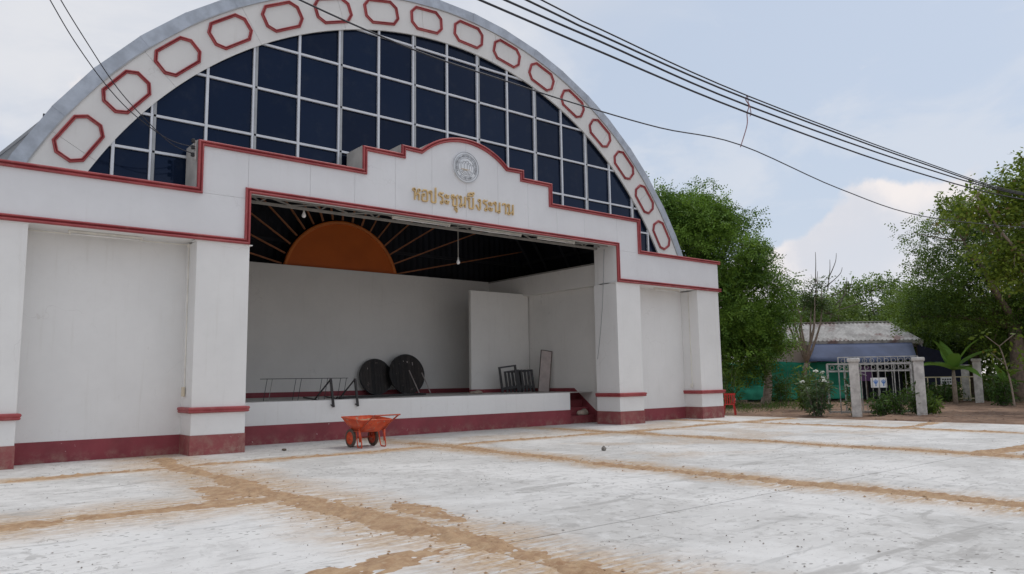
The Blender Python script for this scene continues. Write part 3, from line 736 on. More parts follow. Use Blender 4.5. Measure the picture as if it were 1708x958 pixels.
# stage room -------------------------------------------------------
stage = empty('stage', (0, 0, 0), 0, hall)
SZ = 1.12
G().box((-7.35, 1.85, .50), (5.87, 8.2, SZ), .01).ob('platform', 'wall', stage)
G().box((-7.35, 1.838, 0), (5.878, 8.2, .502), .006).ob('dado', 'maroon', stage)
G().box((5.86, 3.3, 0), (7.3, 8.2, SZ)).ob('platform', 'maroon', stage)
G().box((-7.2, 2.02, SZ-.01), (7.2, 7.98, SZ+.004)).ob('stage_floor', 'floor', stage)
for k, (y, z) in enumerate(((1.95, .28), (2.27, .56), (2.59, .84), (2.91, 1.12))):
    G().box((5.88, y, 0), (7.215, 3.35, z-.004 if k == 3 else z), .008).ob('step', 'maroon', stage)
room = empty('stage_room', (0, 0, 0), 0, hall)
G().box((-7.4, 8.0, SZ+.18), (7.4, 8.12, 5.90)).ob('back_wall', 'wall_in', room)
G().box((-7.4, 7.985, SZ), (7.4, 8.12, SZ+.182), .005).ob('dado', 'maroon', room)
G().box((4.24, 5.66, SZ+.14), (7.2, 5.80, 5.14), .008).ob('screen_wall', 'wall_in', room)
G().box((4.225, 5.645, SZ), (7.2, 5.81, SZ+.142), .004).ob('dado', 'maroon', room)
for s in (-1, 1):
    a, b = sorted((s*7.24, s*7.36)); G().box((a, 1.0, 0), (b, 8.0, 5.12)).ob('side_wall', 'wall_in', room)
    a, b = sorted((s*6.92, s*7.36)); G().box((a, 1.12, 5.06), (b, 8.0, 5.84), .01).ob('beam', 'wall_in', room)
    a, b = sorted((s*6.90, s*7.38)); G().box((a, 1.12, 5.842), (b, 8.0, 5.90), .01).ob('beam_cap', 'steel', room)
# sloping maroon dado beside the steps (right side wall), drawn as a thin plaster panel
pol = [(1.12, 0), (1.95, .46), (3.05, SZ+.14), (5.65, SZ+.14), (5.65, 0)]
vv = [(7.225, y, z) for y, z in pol]+[(7.25, y, z) for y, z in pol]; n_ = 5
mesh_obj('stair_dado', vv, [list(range(n_))[::-1], list(range(n_, 2*n_))]+[(i, (i+1) % n_, (i+1) % n_+n_, i+n_) for i in range(n_)], 'maroon', room)
# opening truss
tr = empty('opening_truss', (0, 0, 0), 0, hall)
G().box((-6.9, .98, 6.30), (6.9, 1.06, 6.37), .006).ob('bottom_chord', 'steel', tr)
G().box((-6.9, .98, 6.92), (6.9, 1.06, 6.99), .006).ob('top_chord', 'steel', tr)
G().box((-6.9, .40, 6.33), (6.9, .46, 6.40), .006).ob('bottom_chord', 'steel', tr)
nz = 16
for k in range(nz):
    xa, xb = -6.8+13.6*k/nz, -6.8+13.6*(k+1)/nz
    G().bar((xa, 1.02, 6.36 if k % 2 else 6.93), (xb, 1.02, 6.93 if k % 2 else 6.36), .035, .035).ob('web', 'steel', tr)
    G().bar((xa, .43 if k % 2 else 1.0, 6.375), (xb, 1.0 if k % 2 else .43, 6.375), .035, .035).ob('web', 'steel', tr)

# the sun ornament behind the stage wall
so = empty('sun_ornament', (0, 8.2, 5.40)); tag(so, 'orange half sun with radiating bars above the grey stage wall', 'ornament')
DR = 2.40
G().prism([(DR*math.cos(rad(180*k/48)), DR*math.sin(rad(180*k/48))) for k in range(49)], 0, .05).ob('disc', 'orange', so)
v, f = sweep([(DR*math.cos(rad(180*k/48)), DR*math.sin(rad(180*k/48))) for k in range(49)], [(-.02, .05), (-.02, -.06), (.02, -.075), (.10, -.06), (.11, .0)]); mesh_obj('rim', v, f, 'orange_rim', so)
for k in range(17):
    a = rad(13+9.6*k); ca, sa = math.cos(a), math.sin(a)
    bq = 2*(5.40-ZC)*sa; cq = (5.40-ZC)**2-(RI-.2)**2; r1 = (-bq+math.sqrt(bq*bq-4*cq))/2
    r0 = 2.48; G().bar((r0*ca, .05, r0*sa), (r1*ca, .05, r1*sa), .075, .05).ob('ray', 'ray', so)

# ------------------------------------------------------------------ lamps, conduits, cables on the building
def fluor(name, c, L, label, axis='x', parent=None):
    e = empty(name, c); tag(e, label, 'lamp')
    G().box((-L/2, -.035, -.02), (L/2, .035, .03), .006).ob('batten', 'plastic', e)
    G().tube([(-L/2+.04, 0, -.045), (L/2-.04, 0, -.045)], .016, 8).ob('tube', 'tube', e, True)
    for s in (-1, 1): G().box((s*(L/2-.03)-.02, -.025, -.065), (s*(L/2-.03)+.02, .025, -.018), .004).ob('end_cap', 'plastic', e)
    return e
fluor('fluorescent_lamp', (-9.60, .50, ZB-.035), 1.5, 'fluorescent lamp under the band over the left recessed wall')
fluor('fluorescent_lamp', (9.87, .50, ZB-.035), 1.5, 'fluorescent lamp under the band over the right recessed wall')
fluor('fluorescent_lamp', (-1.35, .36, 6.30), 2.0, 'fluorescent lamp on the truss over the orange sun')
fluor('fluorescent_lamp', (1.45, .36, 6.30), 2.0, 'fluorescent lamp on the truss above the hanging bulb')
fluor('fluorescent_lamp', (4.0, .36, 6.30), 1.7, 'fluorescent lamp on the truss nearest the right pillar')
def bulb(c, drop, label):
    e = empty('hanging_bulb', c); tag(e, label, 'light bulb')
    G().tube([(0, 0, .08), (0, 0, drop)], .008, 6).ob('flex', 'plastic', e)
    G().lathe([(0, .10), (.022, .10), (.026, .03), (.03, .02)], (0, 0, 0), 10).ob('socket', 'plastic', e, True)
    G().lathe([(.025, .03), (.04, -.01), (.062, -.06), (.055, -.10), (.03, -.128), (0, -.135)], (0, 0, 0), 14).ob('bulb', 'tube', e, True); return e
bulb((.95, 1.8, 5.52), 1.3, 'bare bulb hanging low on a long flex in the stage opening')
bulb((-4.72, 1.02, 6.22), .10, 'small bulb close under the left end of the truss')
cd = empty('conduit', (-7.79, .55, 0)); tag(cd, 'thin white conduit with socket on the left side of the pillar beside the stage', 'conduit')
G().tube([(0, 0, 1.55), (0, .03, 3.2), (0, .06, 4.94)], .018, 8).ob('pipe', 'plastic', cd)
G().box((-.06, -.06, 1.34), (-.002, .05, 1.56), .01).ob('socket_box', 'cream', cd)
G().lathe([(0, 4.90), (.045, 4.90), (.045, 4.98), (0, 4.98)], (0, .06, 0), 10).ob('junction', 'plastic', cd)
G().tube([(0, .06, 4.955), (-1.5, .06, 4.95), (-3.35, .06, 4.95)], .014, 6).ob('pipe', 'plastic', cd)
cd = empty('conduit', (11.125, .45, 0)); tag(cd, 'thin white conduit down the side of the right end pillar', 'conduit')
G().tube([(0, 0, 1.3), (0, .02, 4.95)], .016, 8).ob('pipe', 'plastic', cd); G().box((-.05, -.05, 1.2), (-.002, .05, 1.36), .008).ob('socket_box', 'plastic', cd)
o = G().tube([(6.515, .55, 6.25), (6.512, .60, 5.7), (6.512, .64, 5.05), (6.512, .72, 4.2), (6.512, .85, 3.3), (6.515, 1.04, 2.3)], .010, 6).ob('loose_wire', 'mull_g'); tag(o, 'loose dark wire dangling down the inner face of the pillar by the steps', 'wire')
ins = empty('insulator_bracket', (-7.86, .0, 7.2)); tag(ins, 'small bracket with insulators on the step of the left parapet', 'bracket')
G().box((-.05, .02, -.30), (-.018, .06, .20)).ob('bracket', 'gatesteel', ins)
for z in (-.22, -.04, .12): G().lathe([(0, 0), (.035, .005), (.05, .03), (.03, .05), (.05, .07), (.035, .095), (0, .10)], (-.09, .02, z), 10).ob('insulator', 'black', ins, True)

def cat(a, b, sag, n=28, wob=0.0):
    a, b = Vector(a), Vector(b); out = []
    for k in range(n+1):
        t = k/n; p = a.lerp(b, t); p.z -= sag*4*t*(1-t); p += Vector((0, wob*math.sin(k*1.7), wob*math.sin(k*2.3))); out.append(p)
    return out
def cable(pts, r, label, mat='wire', group=None):
    o = G().tube(pts, r, 6).ob('overhead_cable', mat, None, True); tag(o, label, 'cable', group); return o
THIN = [(-13.0, -10.1, 6.9), (-10.07, -10.1, 6.171), (-9.64, -10.1, 6.093), (-8.8, -10.1, 5.98), (-7.8, -10.1, 5.89), (-6.46, -10.1, 5.86), (-5.28, -10.1, 5.838), (-3.16, -10.1, 5.86), (-.778, -10.1, 6.006), (2.95, -10.1, 5.708), (7.23, -10.1, 5.625), (14.8, -10.1, 6.21), (24, -10.1, 7.0)]
THZ = 6.006
LW1 = [(-7.95, .02, 7.22), (-8.62, -.4, 7.173), (-9.48, -1.0, 7.40), (-10.15, -1.6, 7.71), (-10.84, -2.4, 8.12), (-11.36, -3.1, 8.50), (-11.9, -3.9, 8.9)]
LW2 = [(-7.95, .02, 7.06), (-8.55, -.4, 7.08), (-9.37, -1.0, 7.45), (-9.99, -1.6, 7.76), (-10.69, -2.4, 8.24), (-11.2, -3.1, 8.56), (-11.75, -3.9, 8.95)]
def smooth_path(pts, n=6):
    P = [Vector(p) for p in pts]; out = []
    for i in range(len(P)-1):
        p0, p1, p2, p3 = P[max(i-1, 0)], P[i], P[i+1], P[min(i+2, len(P)-1)]
        for k in range(n):
            t = k/n; out.append(.5*((2*p1)+(p2-p0)*t+(2*p0-5*p1+4*p2-p3)*t*t+(3*p1-p0-3*p2+p3)*t**3))
    out.append(P[-1]); return out
# heavy cables parallel to the front, strung across the plaza
CB = [([(-14, -10.1, 7.25), (-6.99, -10.1, 6.948), (-4.58, -10.1, 6.843), (-.49, -10.1, 6.712), (6.74, -10.1, 6.75), (15.1, -10.1, 7.18), (30, -10.2, 8.6)], 'lowest of the four heavy black cables overhead'),
      ([(-14, -10.1, 7.45), (-6.53, -10.1, 7.095), (-4.57, -10.1, 7.018), (-.48, -10.1, 6.861), (7.49, -10.1, 6.956), (15.15, -10.1, 7.33), (30, -10.2, 8.7)], 'second lowest of the four heavy black cables overhead'),
      ([(-14, -10.1, 7.75), (-6.12, -10.1, 7.229), (-4.57, -10.1, 7.132), (-.47, -10.1, 6.998), (7.51, -10.1, 7.07), (15.15, -10.1, 7.36), (30, -10.2, 8.75)], 'third of the four heavy black cables overhead, just under the top one'),
      ([(-14, -10.13, 8.0), (-5.91, -10.13, 7.31), (-4.57, -10.13, 7.21), (-.47, -10.13, 7.045), (7.5, -10.13, 7.105), (15.1, -10.13, 7.385), (30, -10.23, 8.8)], 'topmost of the four heavy black cables overhead')]
for k, (p, lb) in enumerate(CB): cable(smooth_path(p), .017 if k < 3 else .013, lb)
cable(smooth_path(THIN), .011, 'single thin black wire sagging in front of the arched window')
cable(smooth_path(LW1), .010, 'left of the two service wires dropping to the parapet bracket')
cable(smooth_path(LW2), .010, 'right of the two service wires dropping to the parapet bracket')
hk = G().tube(smooth_path([(-.47, -10.115, 7.06), (-.50, -10.09, 6.98), (-.44, -10.115, 6.86), (-.48, -10.09, 6.70), (-.52, -10.1, 6.45), (-.78, -10.1, THZ-.04)]), .010, 6)
hk.tube(smooth_path([(-.47, -10.12, 7.05), (-.40, -10.08, 6.95), (-.42, -10.12, 6.85), (-.36, -10.1, 6.72), (-.40, -10.1, 6.66)]), .008, 6)
tag(hk.ob('tie_cord', 'cord', None, True), 'frayed pink cord tying the thin wire to the heavy cables', 'cord')

# ------------------------------------------------------------------ wheelbarrow
wb = empty('wheelbarrow', (-3.83, -.95, 0), rad(3)); wb.scale = (1.13, 1.13, 1.13); tag(wb, 'orange red two-wheeled wheelbarrow standing before the stage', 'wheelbarrow')
rim = [(-.41, .44, .66), (.41, .44, .66), (.41, -.46, .60), (-.41, -.46, .60)]; low = [(-.22, .14, .34), (.22, .14, .34), (.22, -.24, .34), (-.22, -.24, .34)]
def ring_pts(c, e, rr, n=4):
    out = []
    for i in range(4):
        p = Vector(c[i]); a = Vector(c[i-1]); b = Vector(c[(i+1) % 4]); d1 = (a-p).normalized()*rr; d2 = (b-p).normalized()*rr
        for k in range(n+1): t = k/n; out.append((p+d1)*(1-t)**2+p*2*t*(1-t)+(p+d2)*t*t)
    return out
A_, B_ = ring_pts(rim, 0, .11), ring_pts(low, 0, .07); C_ = [a.lerp(b, .5)*1.0 for a, b in zip(A_, B_)]
for q in C_: q.x *= 1.06; q.y *= 1.06
n_ = len(A_); g = G(); 
fcs = []
for ro in range(2):
    for k in range(n_): fcs.append((ro*n_+k, ro*n_+(k+1) % n_, (ro+1)*n_+(k+1) % n_, (ro+1)*n_+k))
fcs.append([2*n_+k for k in range(n_)])
g.add(A_+C_+B_, fcs); tray = autosmooth(g.ob('tray', 'barrow', wb), 60)
sm = tray.modifiers.new('thick', 'SOLIDIFY'); sm.thickness = .006; sm.offset = 0
g = G(); g.tube([p for p in A_]+[A_[0]], .013, 6, False); g.ob('tray_rim', 'barrow', tray, True)
hp = [(-.25, .20, .30), (-.27, .10, .345), (-.29, -.25, .38), (-.30, -.50, .54), (-.30, -.82, .70), (-.27, -.88, .715), (.27, -.88, .715), (.30, -.82, .70), (.30, -.50, .54), (.29, -.25, .38), (.27, .10, .345), (.25, .20, .30)]
G().tube(smooth_path(hp, 4), .017, 8).ob('handle_frame', 'barrow_d', wb, True)
for s in (-1, 1):
    g = G(); g.tube(smooth_path([(s*.29, -.22, .38), (s*.30, -.30, .20), (s*.30, -.33, .04), (s*.30, -.30, .016), (s*.30, -.20, .016), (s*.29, -.14, .05), (s*.28, -.06, .34)], 4), .014, 8); g.bar((s*.31, -.27, .13), (s*.31, -.25, .42), .05, .012); g.ob('leg', 'barrow', wb, True)
    g = G(); g.bar((s*.23, .17, .20), (s*.24, .02, .38), .035, .01); g.bar((s*.23, .17, .20), (s*.22, .28, .48), .035, .01); g.ob('wheel_bracket', 'barrow_d', wb)
    wh = empty('wheel', (s*.285, .17, .20), 0, wb)
    G().lathe([(.145, -.030), (.175, -.036), (.198, -.022), (.203, 0), (.198, .022), (.175, .036), (.145, .030), (.145, -.030)], (0, 0, 0), 28, 'x').ob('tyre', 'tyre', wh, True)
    G().lathe([(0, -.035), (.03, -.035), (.035, -.02), (.06, -.006), (.11, -.012), (.146, -.026), (.146, .026), (.11, .012), (.06, .006), (.035, .02), (.03, .035), (0, .035)], (0, 0, 0), 24, 'x').ob('rim', 'barrow', wh, True)
G().tube([(-.335, .17, .20), (.335, .17, .20)], .012, 8).ob('axle', 'barrow_d', wb)
hp_ = []; hf = []
NXs = 16
for i in range(NXs+1):
    for j in range(NXs+1):
        u, v_ = i/NXs*2-1, j/NXs*2-1; r_ = max(abs(u), abs(v_)); z = .52+.10*max(0, 1-r_**2)*(.7+.3*math.sin(u*4+v_*3))+.015*math.sin(u*9)*math.cos(v_*8)-.10*max(0, r_-.75)
        hp_.append((u*.31, -.02+v_*.33, z))
for i in range(NXs):
    for j in range(NXs): q = i*(NXs+1)+j; hf.append((q, q+NXs+1, q+NXs+2, q+1))
o = mesh_obj('sand_heap', hp_, hf, 'sand', None, True); o.location = wb.location; o.rotation_euler = wb.rotation_euler; o.scale = wb.scale; tag(o, 'heap of pale sand inside the orange wheelbarrow', 'sand')

# ------------------------------------------------------------------ things on the stage
def round_top(cx, cz_r, r, y, lean, label, rz, marks):
    e = empty('round_table_top', (cx, y, SZ+.004)); e.rotation_euler = (-lean, 0, rz); tag(e, label, 'table top')
    n = 11
    for k in range(n):
        x0, x1 = -r+2*r*k/n+.004, -r+2*r*(k+1)/n-.004; xs = [x0+(x1-x0)*q/6 for q in range(7)]
        hi = [(x, r+math.sqrt(max(1e-4, (r-.02)**2-x*x)) if abs(x) < r-.02 else r+.01) for x in xs]; lo = [(x, r-math.sqrt(max(1e-4, (r-.02)**2-x*x)) if abs(x) < r-.02 else r-.01) for x in xs]
        G().prism(lo+hi[::-1], 0, .03+.004*(k % 3)).ob('plank', 'blackwood', e)
    v, f = sweep([(r*math.cos(2*math.pi*k/48), r+r*math.sin(2*math.pi*k/48)) for k in range(48)], [(.03, .045), (.03, -.016), (0, -.020), (-.004, .045)], True); mesh_obj('edge_band', v, f, 'black', e)
    for mx, mz, a, b in marks: G().box((mx-a, -.006, mz-b), (mx+a, .001, mz+b)).ob('scuff', 'plank', e)
    return e
round_top(1.22, 0, .70, 7.60, rad(10), 'left of two round black table tops leaning on the back wall', 0, [(-.34, 1.02, .010, .03)])
round_top(2.44, 0, .79, 7.32, rad(10), 'right of two round black table tops leaning on the back wall', 0, [(.28, 1.20, .014, .06), (.05, 1.27, .02, .035), (-.12, 1.30, .012, .02)])
# pale sticks leaning on the right table top
for x0, x1, h, lb in ((2.42, 2.28, .92, 'left of two pale sticks leaning on the right black table top'), (2.92, 2.86, .82, 'right of two pale sticks leaning on the right black table top')):
    o = G().bar((x0, 6.5, SZ+.01), (x1, 7.05, SZ+h), .035, .025).ob('stick', 'plank'); tag(o, lb, 'stick')
# folded trestle frames hanging over the stage edge
def trestle(x, label):
    e = empty('trestle_leg', (x, 1.78, SZ)); tag(e, label, 'trestle')
    G().bar((0, 0, -.20), (-.10, 0, .60), .06, .05).ob('post', 'black', e)
    G().bar((-.10, .0, .58), (-.32, .55, .02), .035, .03).ob('brace', 'black', e)
    G().bar((0, 0, -.16), (-.32, .55, .02), .035, .03).ob('brace', 'black', e)
    G().bar((-.32, .55, .02), (.5, 3.2, .04), .04, .04).ob('rail', 'black', e); return e
trestle(-3.40, 'left black triangular trestle leg sticking over the stage edge'); trestle(-2.64, 'right black triangular trestle leg sticking over the stage edge')
e = empty('wire_frame_table', (-3.9, 2.4, SZ)); tag(e, 'thin wire frame of a long table left of the black trestle legs', 'table frame')
for y in (0, .38): G().tube([(-1.25, y, .62), (1.25, y, .62)], .009, 6).ob('top_rail', 'black', e)
for x in (-1.05, -.2, .6, 1.2):
    for y in (0, .38): G().tube([(x, y, .62), (x-.10, y, .0)], .008, 6).ob('leg', 'steel' if x < -1 and y == 0 else 'black', e)
for k, (a, b, lb) in enumerate((((-2.9, 2.6, 0), (1.2, 4.2, 0), 'nearer black pole lying on the stage before the round tops'), ((-2.6, 3.0, 0), (1.6, 5.0, 0), 'farther black pole lying on the stage before the round tops'))):
    o = G().bar((a[0], a[1], SZ+.04), (b[0], b[1], SZ+.05), .06, .07).ob('pole', 'black'); tag(o, lb, 'pole')
# stack of black frames
st = ['leftmost and tallest', 'second', 'third', 'fourth', 'fifth', 'rightmost']
for k in range(6):
    x = 5.30+.16*k; h = .98 if k == 0 else .80; wdt = .62 if k == 0 else .5
    e = empty('folded_frame', (x+.15, 4.75-.02*k, SZ), rad(-28)); e.rotation_euler.y = rad(-7); tag(e, st[k]+' of the black folded frames standing against the stage screen wall', 'folded frame', 'black folded frames on the stage')
    for s in (-1, 1): G().box((s*wdt/2-.045, -.03, 0), (s*wdt/2+.045, .03, h), .006).ob('upright', 'black', e)
    G().box((-wdt/2-.05, -.025, h), (wdt/2+.05, .025, h+.06), .006).ob('top_rail', 'black', e)
    G().box((-wdt/2+.03, -.015, .14), (wdt/2-.03, .015, .24)).ob('rail', 'black', e)
# narrow table top leaning on the side wall
e = empty('long_table_top', (6.62, 4.15, SZ+.002), rad(-18)); e.rotation_euler.x = rad(-5); e.rotation_euler.y = rad(8); tag(e, 'long narrow pale table top leaning upright beside the black frames', 'table top')
G().box((-.22, -.02, 0), (.22, .01, 1.62), .012).ob('panel', 'plank', e); G().box((-.235, -.018, 0), (-.221, .03, 1.63)).ob('edge', 'plank_e', e); G().box((.221, -.018, 0), (.25, .03, 1.63)).ob('edge', 'plank_e', e); G().box((-.235, -.018, 1.622), (.25, .03, 1.645)).ob('edge', 'plank_e', e)
def sack(c, s, label, mat):
    bm = bmesh.new(); bmesh.ops.create_uvsphere(bm, u_segments=18, v_segments=10, radius=1)
    for v in bm.verts: v.co = Vector((v.co.x*s[0]*(1+.15*math.sin(v.co.y*5)), v.co.y*s[1], max(-.55, v.co.z*(1+.25*math.sin(v.co.x*4)))*s[2]))
    me = bpy.data.meshes.new('sack'); bm.to_mesh(me); bm.free(); me.materials.append(M[mat]); me.polygons.foreach_set('use_smooth', [True]*len(me.polygons))
    o = bpy.data.objects.new('sack', me); COL.objects.link(o); o.location = (c[0], c[1], c[2]+.55*s[2]); tag(o, label, 'sack')
sack((6.72, 2.08, .28), (.28, .12, .14), 'crumpled pale sack on the lowest stage step', 'bark_pale')
sack((3.55, 4.4, SZ), (.28, .16, .08), 'crumpled cloth on the stage floor before the screen wall', 'bark_pale')

# ------------------------------------------------------------------ trees and plants
def leaves(clusters, per, size, spray, seed, droop=.3, aspect=.45, tone_lo=0., tone_hi=1.):
    """clusters: (centre, radius). returns verts, faces, tone"""
    g = np.random.default_rng(seed); V = []; T = []
    for c, r in clusters:
        base = g.uniform(.0, .9)
        m_ = int(per*g.uniform(.6, 1.4))
        p = g.normal(size=(m_, 3)); p /= np.linalg.norm(p, axis=1)[:, None]; p *= (g.random(m_)**.45)[:, None]*np.array([r, r, r*.72]); ctr = np.array(c)+p
        out = p/np.maximum(np.linalg.norm(p, axis=1), 1e-3)[:, None]
        d = out*.8+g.normal(size=(m_, 3))*.55; d[:, 2] -= droop; d /= np.linalg.norm(d, axis=1)[:, None]
        upn = g.normal(size=(m_, 3))*.75; upn[:, 2] += 1.0
        side = np.cross(d, upn); side /= np.linalg.norm(side, axis=1)[:, None]
        L = size*g.uniform(.7, 1.35, m_)
        for k in range(spray):
            t = (k+.5)/spray; s = (1 if k % 2 else -1)
            a = ctr+d*(L*t*spray*.42)[:, None]
            tip = (d*.55+side*s*.85); tip[:, 2] -= .2*t; l = L*(1-.35*t)
            if spray == 1: a = ctr; tip = d
            tip = tip/np.linalg.norm(tip, axis=1)[:, None]
            wv = np.cross(tip, upn+.35*g.normal(size=(m_, 3))); wv /= np.linalg.norm(wv, axis=1)[:, None]
            b = a+tip*l[:, None]; mid = a+tip*(l*.5)[:, None]; wd = wv*(l*aspect*.5)[:, None]
            V.append(np.stack([a, mid+wd, b, mid-wd], 1).reshape(-1, 3))
            T.append(np.repeat(np.clip(base+g.normal(size=m_)*.17, tone_lo, tone_hi), 4))
    V = np.concatenate(V); T = np.concatenate(T); return V, T
def leaf_mesh(name, V, T, mat, parent):
    n = len(V)//4; me = bpy.data.meshes.new(name)
    me.vertices.add(len(V)); me.vertices.foreach_set('co', V.astype(np.float32).ravel())
    me.loops.add(len(V)); me.loops.foreach_set('vertex_index', np.arange(len(V), dtype=np.int32))
    me.polygons.add(n); me.polygons.foreach_set('loop_start', np.arange(0, 4*n, 4, dtype=np.int32)); me.update(calc_edges=True)
    at = me.attributes.new('tone', 'FLOAT', 'POINT'); at.data.foreach_set('value', T.astype(np.float32))
    me.materials.append(M[mat]); o = bpy.data.objects.new(name, me); COL.objects.link(o); o.parent = parent; return o
def lobes_to_clusters(lobes, n, r, seed, shell=.5):
    g = np.random.default_rng(seed); out = []; wts = np.array([l[1][0]*l[1][1]*l[1][2] for l in lobes])**.75; wts /= wts.sum()
    for _ in range(n):
        c, s = lobes[g.choice(len(lobes), p=wts)]; p = g.normal(size=3); p /= np.linalg.norm(p); p *= (shell+(1-shell)*g.random())
        out.append((np.array(c)+p*np.array(s), r*g.uniform(.6, 1.35)))
    return out
def limb(g, a, b, r0, r1, bend, seed, n=6):
    q = random.Random(seed); a, b = Vector(a), Vector(b); off = Vector((q.uniform(-1, 1), q.uniform(-1, 1), q.uniform(-.3, .6)))*bend
    pts = [a.lerp(b, k/n)+off*math.sin(math.pi*k/n)+Vector((q.uniform(-1, 1), q.uniform(-1, 1), 0))*bend*.12*(0 < k < n) for k in range(n+1)]
    g.tube(pts, [r0+(r1-r0)*k/n for k in range(n+1)], 7); return pts
def tree(name, base, height, tr, lobes, ncl, rcl, per, size, spray, seed, mat, bark, label, droop=.3, aspect=.45, shell=.5, limbs=9, fork=.35, group=None):
    e = empty(name, base); tag(e, label, 'tree', group); bx, by, bz = base
    L = [((c[0]-bx, c[1]-by, c[2]-bz), s) for c, s in lobes]; cl = lobes_to_clusters(L, ncl, rcl, seed, shell)
    g = G(); q = random.Random(seed)
    topc = max(L, key=lambda l: l[0][2])[0]; t1 = (topc[0]*.25, topc[1]*.25, height*fork)
    limb(g, (0, 0, -.1), t1, tr*1.15, tr*.8, .18, seed); g.lathe([(tr*1.7, -.1), (tr*1.3, .12), (tr*1.1, .4)], (0, 0, 0), 8)
    tips = []
    for k in range(limbs):
        c, s = L[k % len(L)]; tgt = (c[0]+q.uniform(-.5, .5)*s[0], c[1]+q.uniform(-.5, .5)*s[1], c[2]+q.uniform(-.2, .5)*s[2])
        pts = limb(g, t1, tgt, tr*.55, tr*.13, .5, seed+k+1); tips += pts[2:]
    sel = q.sample(range(len(cl)), min(len(cl), 70))
    for k in sel:
        c = Vector(cl[k][0]); nb = min(tips, key=lambda p: (p-c).length); limb(g, nb, c, tr*.11, tr*.03, .15, k, 3)
    g.ob('trunk', bark, e, True)
    V, T = leaves(cl, per, size, spray, seed, droop, aspect); leaf_mesh('crown', V, T, mat, e); return e
# feathery tree rising behind the right end of the hall
tree('tamarind_tree', (22.6, 8.6, -.05), 12, .34, [((21.0, 8.6, 9.6), (2.6, 3.2, 2.6)), ((23.4, 7.4, 8.6), (2.6, 3.0, 3.0)), ((24.6, 6.0, 6.4), (1.7, 2.0, 2.3)), ((22.6, 8.0, 5.6), (3.0, 3.2, 3.0)), ((23.2, 7.2, 3.2), (2.5, 2.5, 1.9)), ((25.4, 5.6, 4.4), (1.5, 1.7, 1.6)), ((19.8, 9.0, 10.6), (1.9, 2.2, 1.7)), ((21.8, 8.0, 11.0), (1.8, 2.2, 1.2))],
     400, .80, 62, .19, 7, 21, 'leaf_tam', 'bark', 'large feathery green tree rising behind the right end of the auditorium', .42, .46, .6)
tree('young_tree', (26.9, 7.3, -.05), 5.5, .24, [((26.6, 7.0, 4.4), (1.7, 1.7, 1.4)), ((25.8, 6.9, 3.4), (1.1, 1.1, .9)), ((27.6, 6.6, 3.7), (.9, .9, .7))], 60, .55, 24, .18, 5, 22, 'leaf_right', 'bark_pale', 'straight pale trunk of the tree before the green net', .3, .42, .4, 5, .66)
tree('sparse_tree', (29.8, 6.6, -.05), 8.6, .16, [((28.9, 6.9, 6.3), (1.2, 1.3, 1.3)), ((30.2, 5.8, 6.1), (.9, .9, .6)), ((30.4, 5.5, 7.2), (.6, .6, .5))], 46, .45, 16, .19, 5, 23, 'leaf_bare', 'bark_pale', 'thin forked tree with bare twigs sticking out of a sparse crown', .2, .45, .35, 8, .28)
g = G(); q = random.Random(5)
for c, dx, dz in (((30.3, 5.6, 7.3), .1, 1.9), ((30.9, 5.1, 7.5), .5, 1.6), ((30.7, 5.2, 7.0), .9, 1.2), ((31.0, 5.0, 6.4), .9, .9), ((31.2, 4.9, 5.9), .9, 1.5), ((31.3, 4.7, 5.6), 1.2, .6), ((30.0, 5.9, 6.5), .5, 1.5), ((30.8, 5.1, 6.9), .2, 1.8), ((31.4, 4.8, 5.7), .5, 1.9)):
    p0 = Vector(c)-Vector((29.8, 6.6, 0)); pts = [p0, p0+Vector((dx*.45, -dx*.4, dz*.35)), p0+Vector((dx*.85, -dx*.7, dz*.7)), p0+Vector((dx*.95, -dx*.8, dz))]; g.tube(smooth_path(pts, 3), [.035-.0024*k for k in range(10)], 5)
sp_ = [o for o in COL.objects if o.name == 'sparse_tree'][0]; g.ob('bare_twigs', 'twig', sp_, True)
# right-hand mass
tree('shade_tree', (35.8, -3.0, -.05), 12, .42, [((33.4, -1.2, 8.6), (2.8, 2.6, 2.9)), ((32.3, -.5, 6.8), (1.8, 2.0, 2.1)), ((32.3, -.2, 4.9), (1.5, 1.6, 1.1)), ((38.5, -7.5, 9.5), (3.2, 3.2, 4.0)), ((37.5, -6.0, 4.2), (2.6, 2.6, 2.0)), ((35.4, -3.4, 9.6), (3.0, 3.0, 3.0)), ((33.6, -.6, 5.6), (2.8, 2.6, 1.7)), ((37.4, -4.6, 7.6), (3.2, 3.0, 3.6)), ((36.0, -2.0, 5.0), (2.6, 2.6, 1.9)), ((39.0, -2.6, 4.2), (2.8, 2.8, 2.6))],
     390, .90, 50, .19, 6, 31, 'leaf_right', 'bark', 'large dark shade tree at the right edge with a thick trunk', .3, .42, .55)
tree('shade_tree', (42.5, 1.5, -.05), 10, .34, [((42.5, 1.5, 7.2), (3.4, 3.4, 2.6)), ((40.6, 2.4, 4.6), (3.2, 3.0, 2.2)), ((44.0, -1.0, 4.6), (3.4, 3.2, 2.8)), ((46, -6, 5), (3.4, 3.4, 3.2))], 190, 1.0, 26, .24, 5, 32, 'leaf_right', 'bark', 'dark tree standing behind the shed and banana plants', .3, .45, .6)
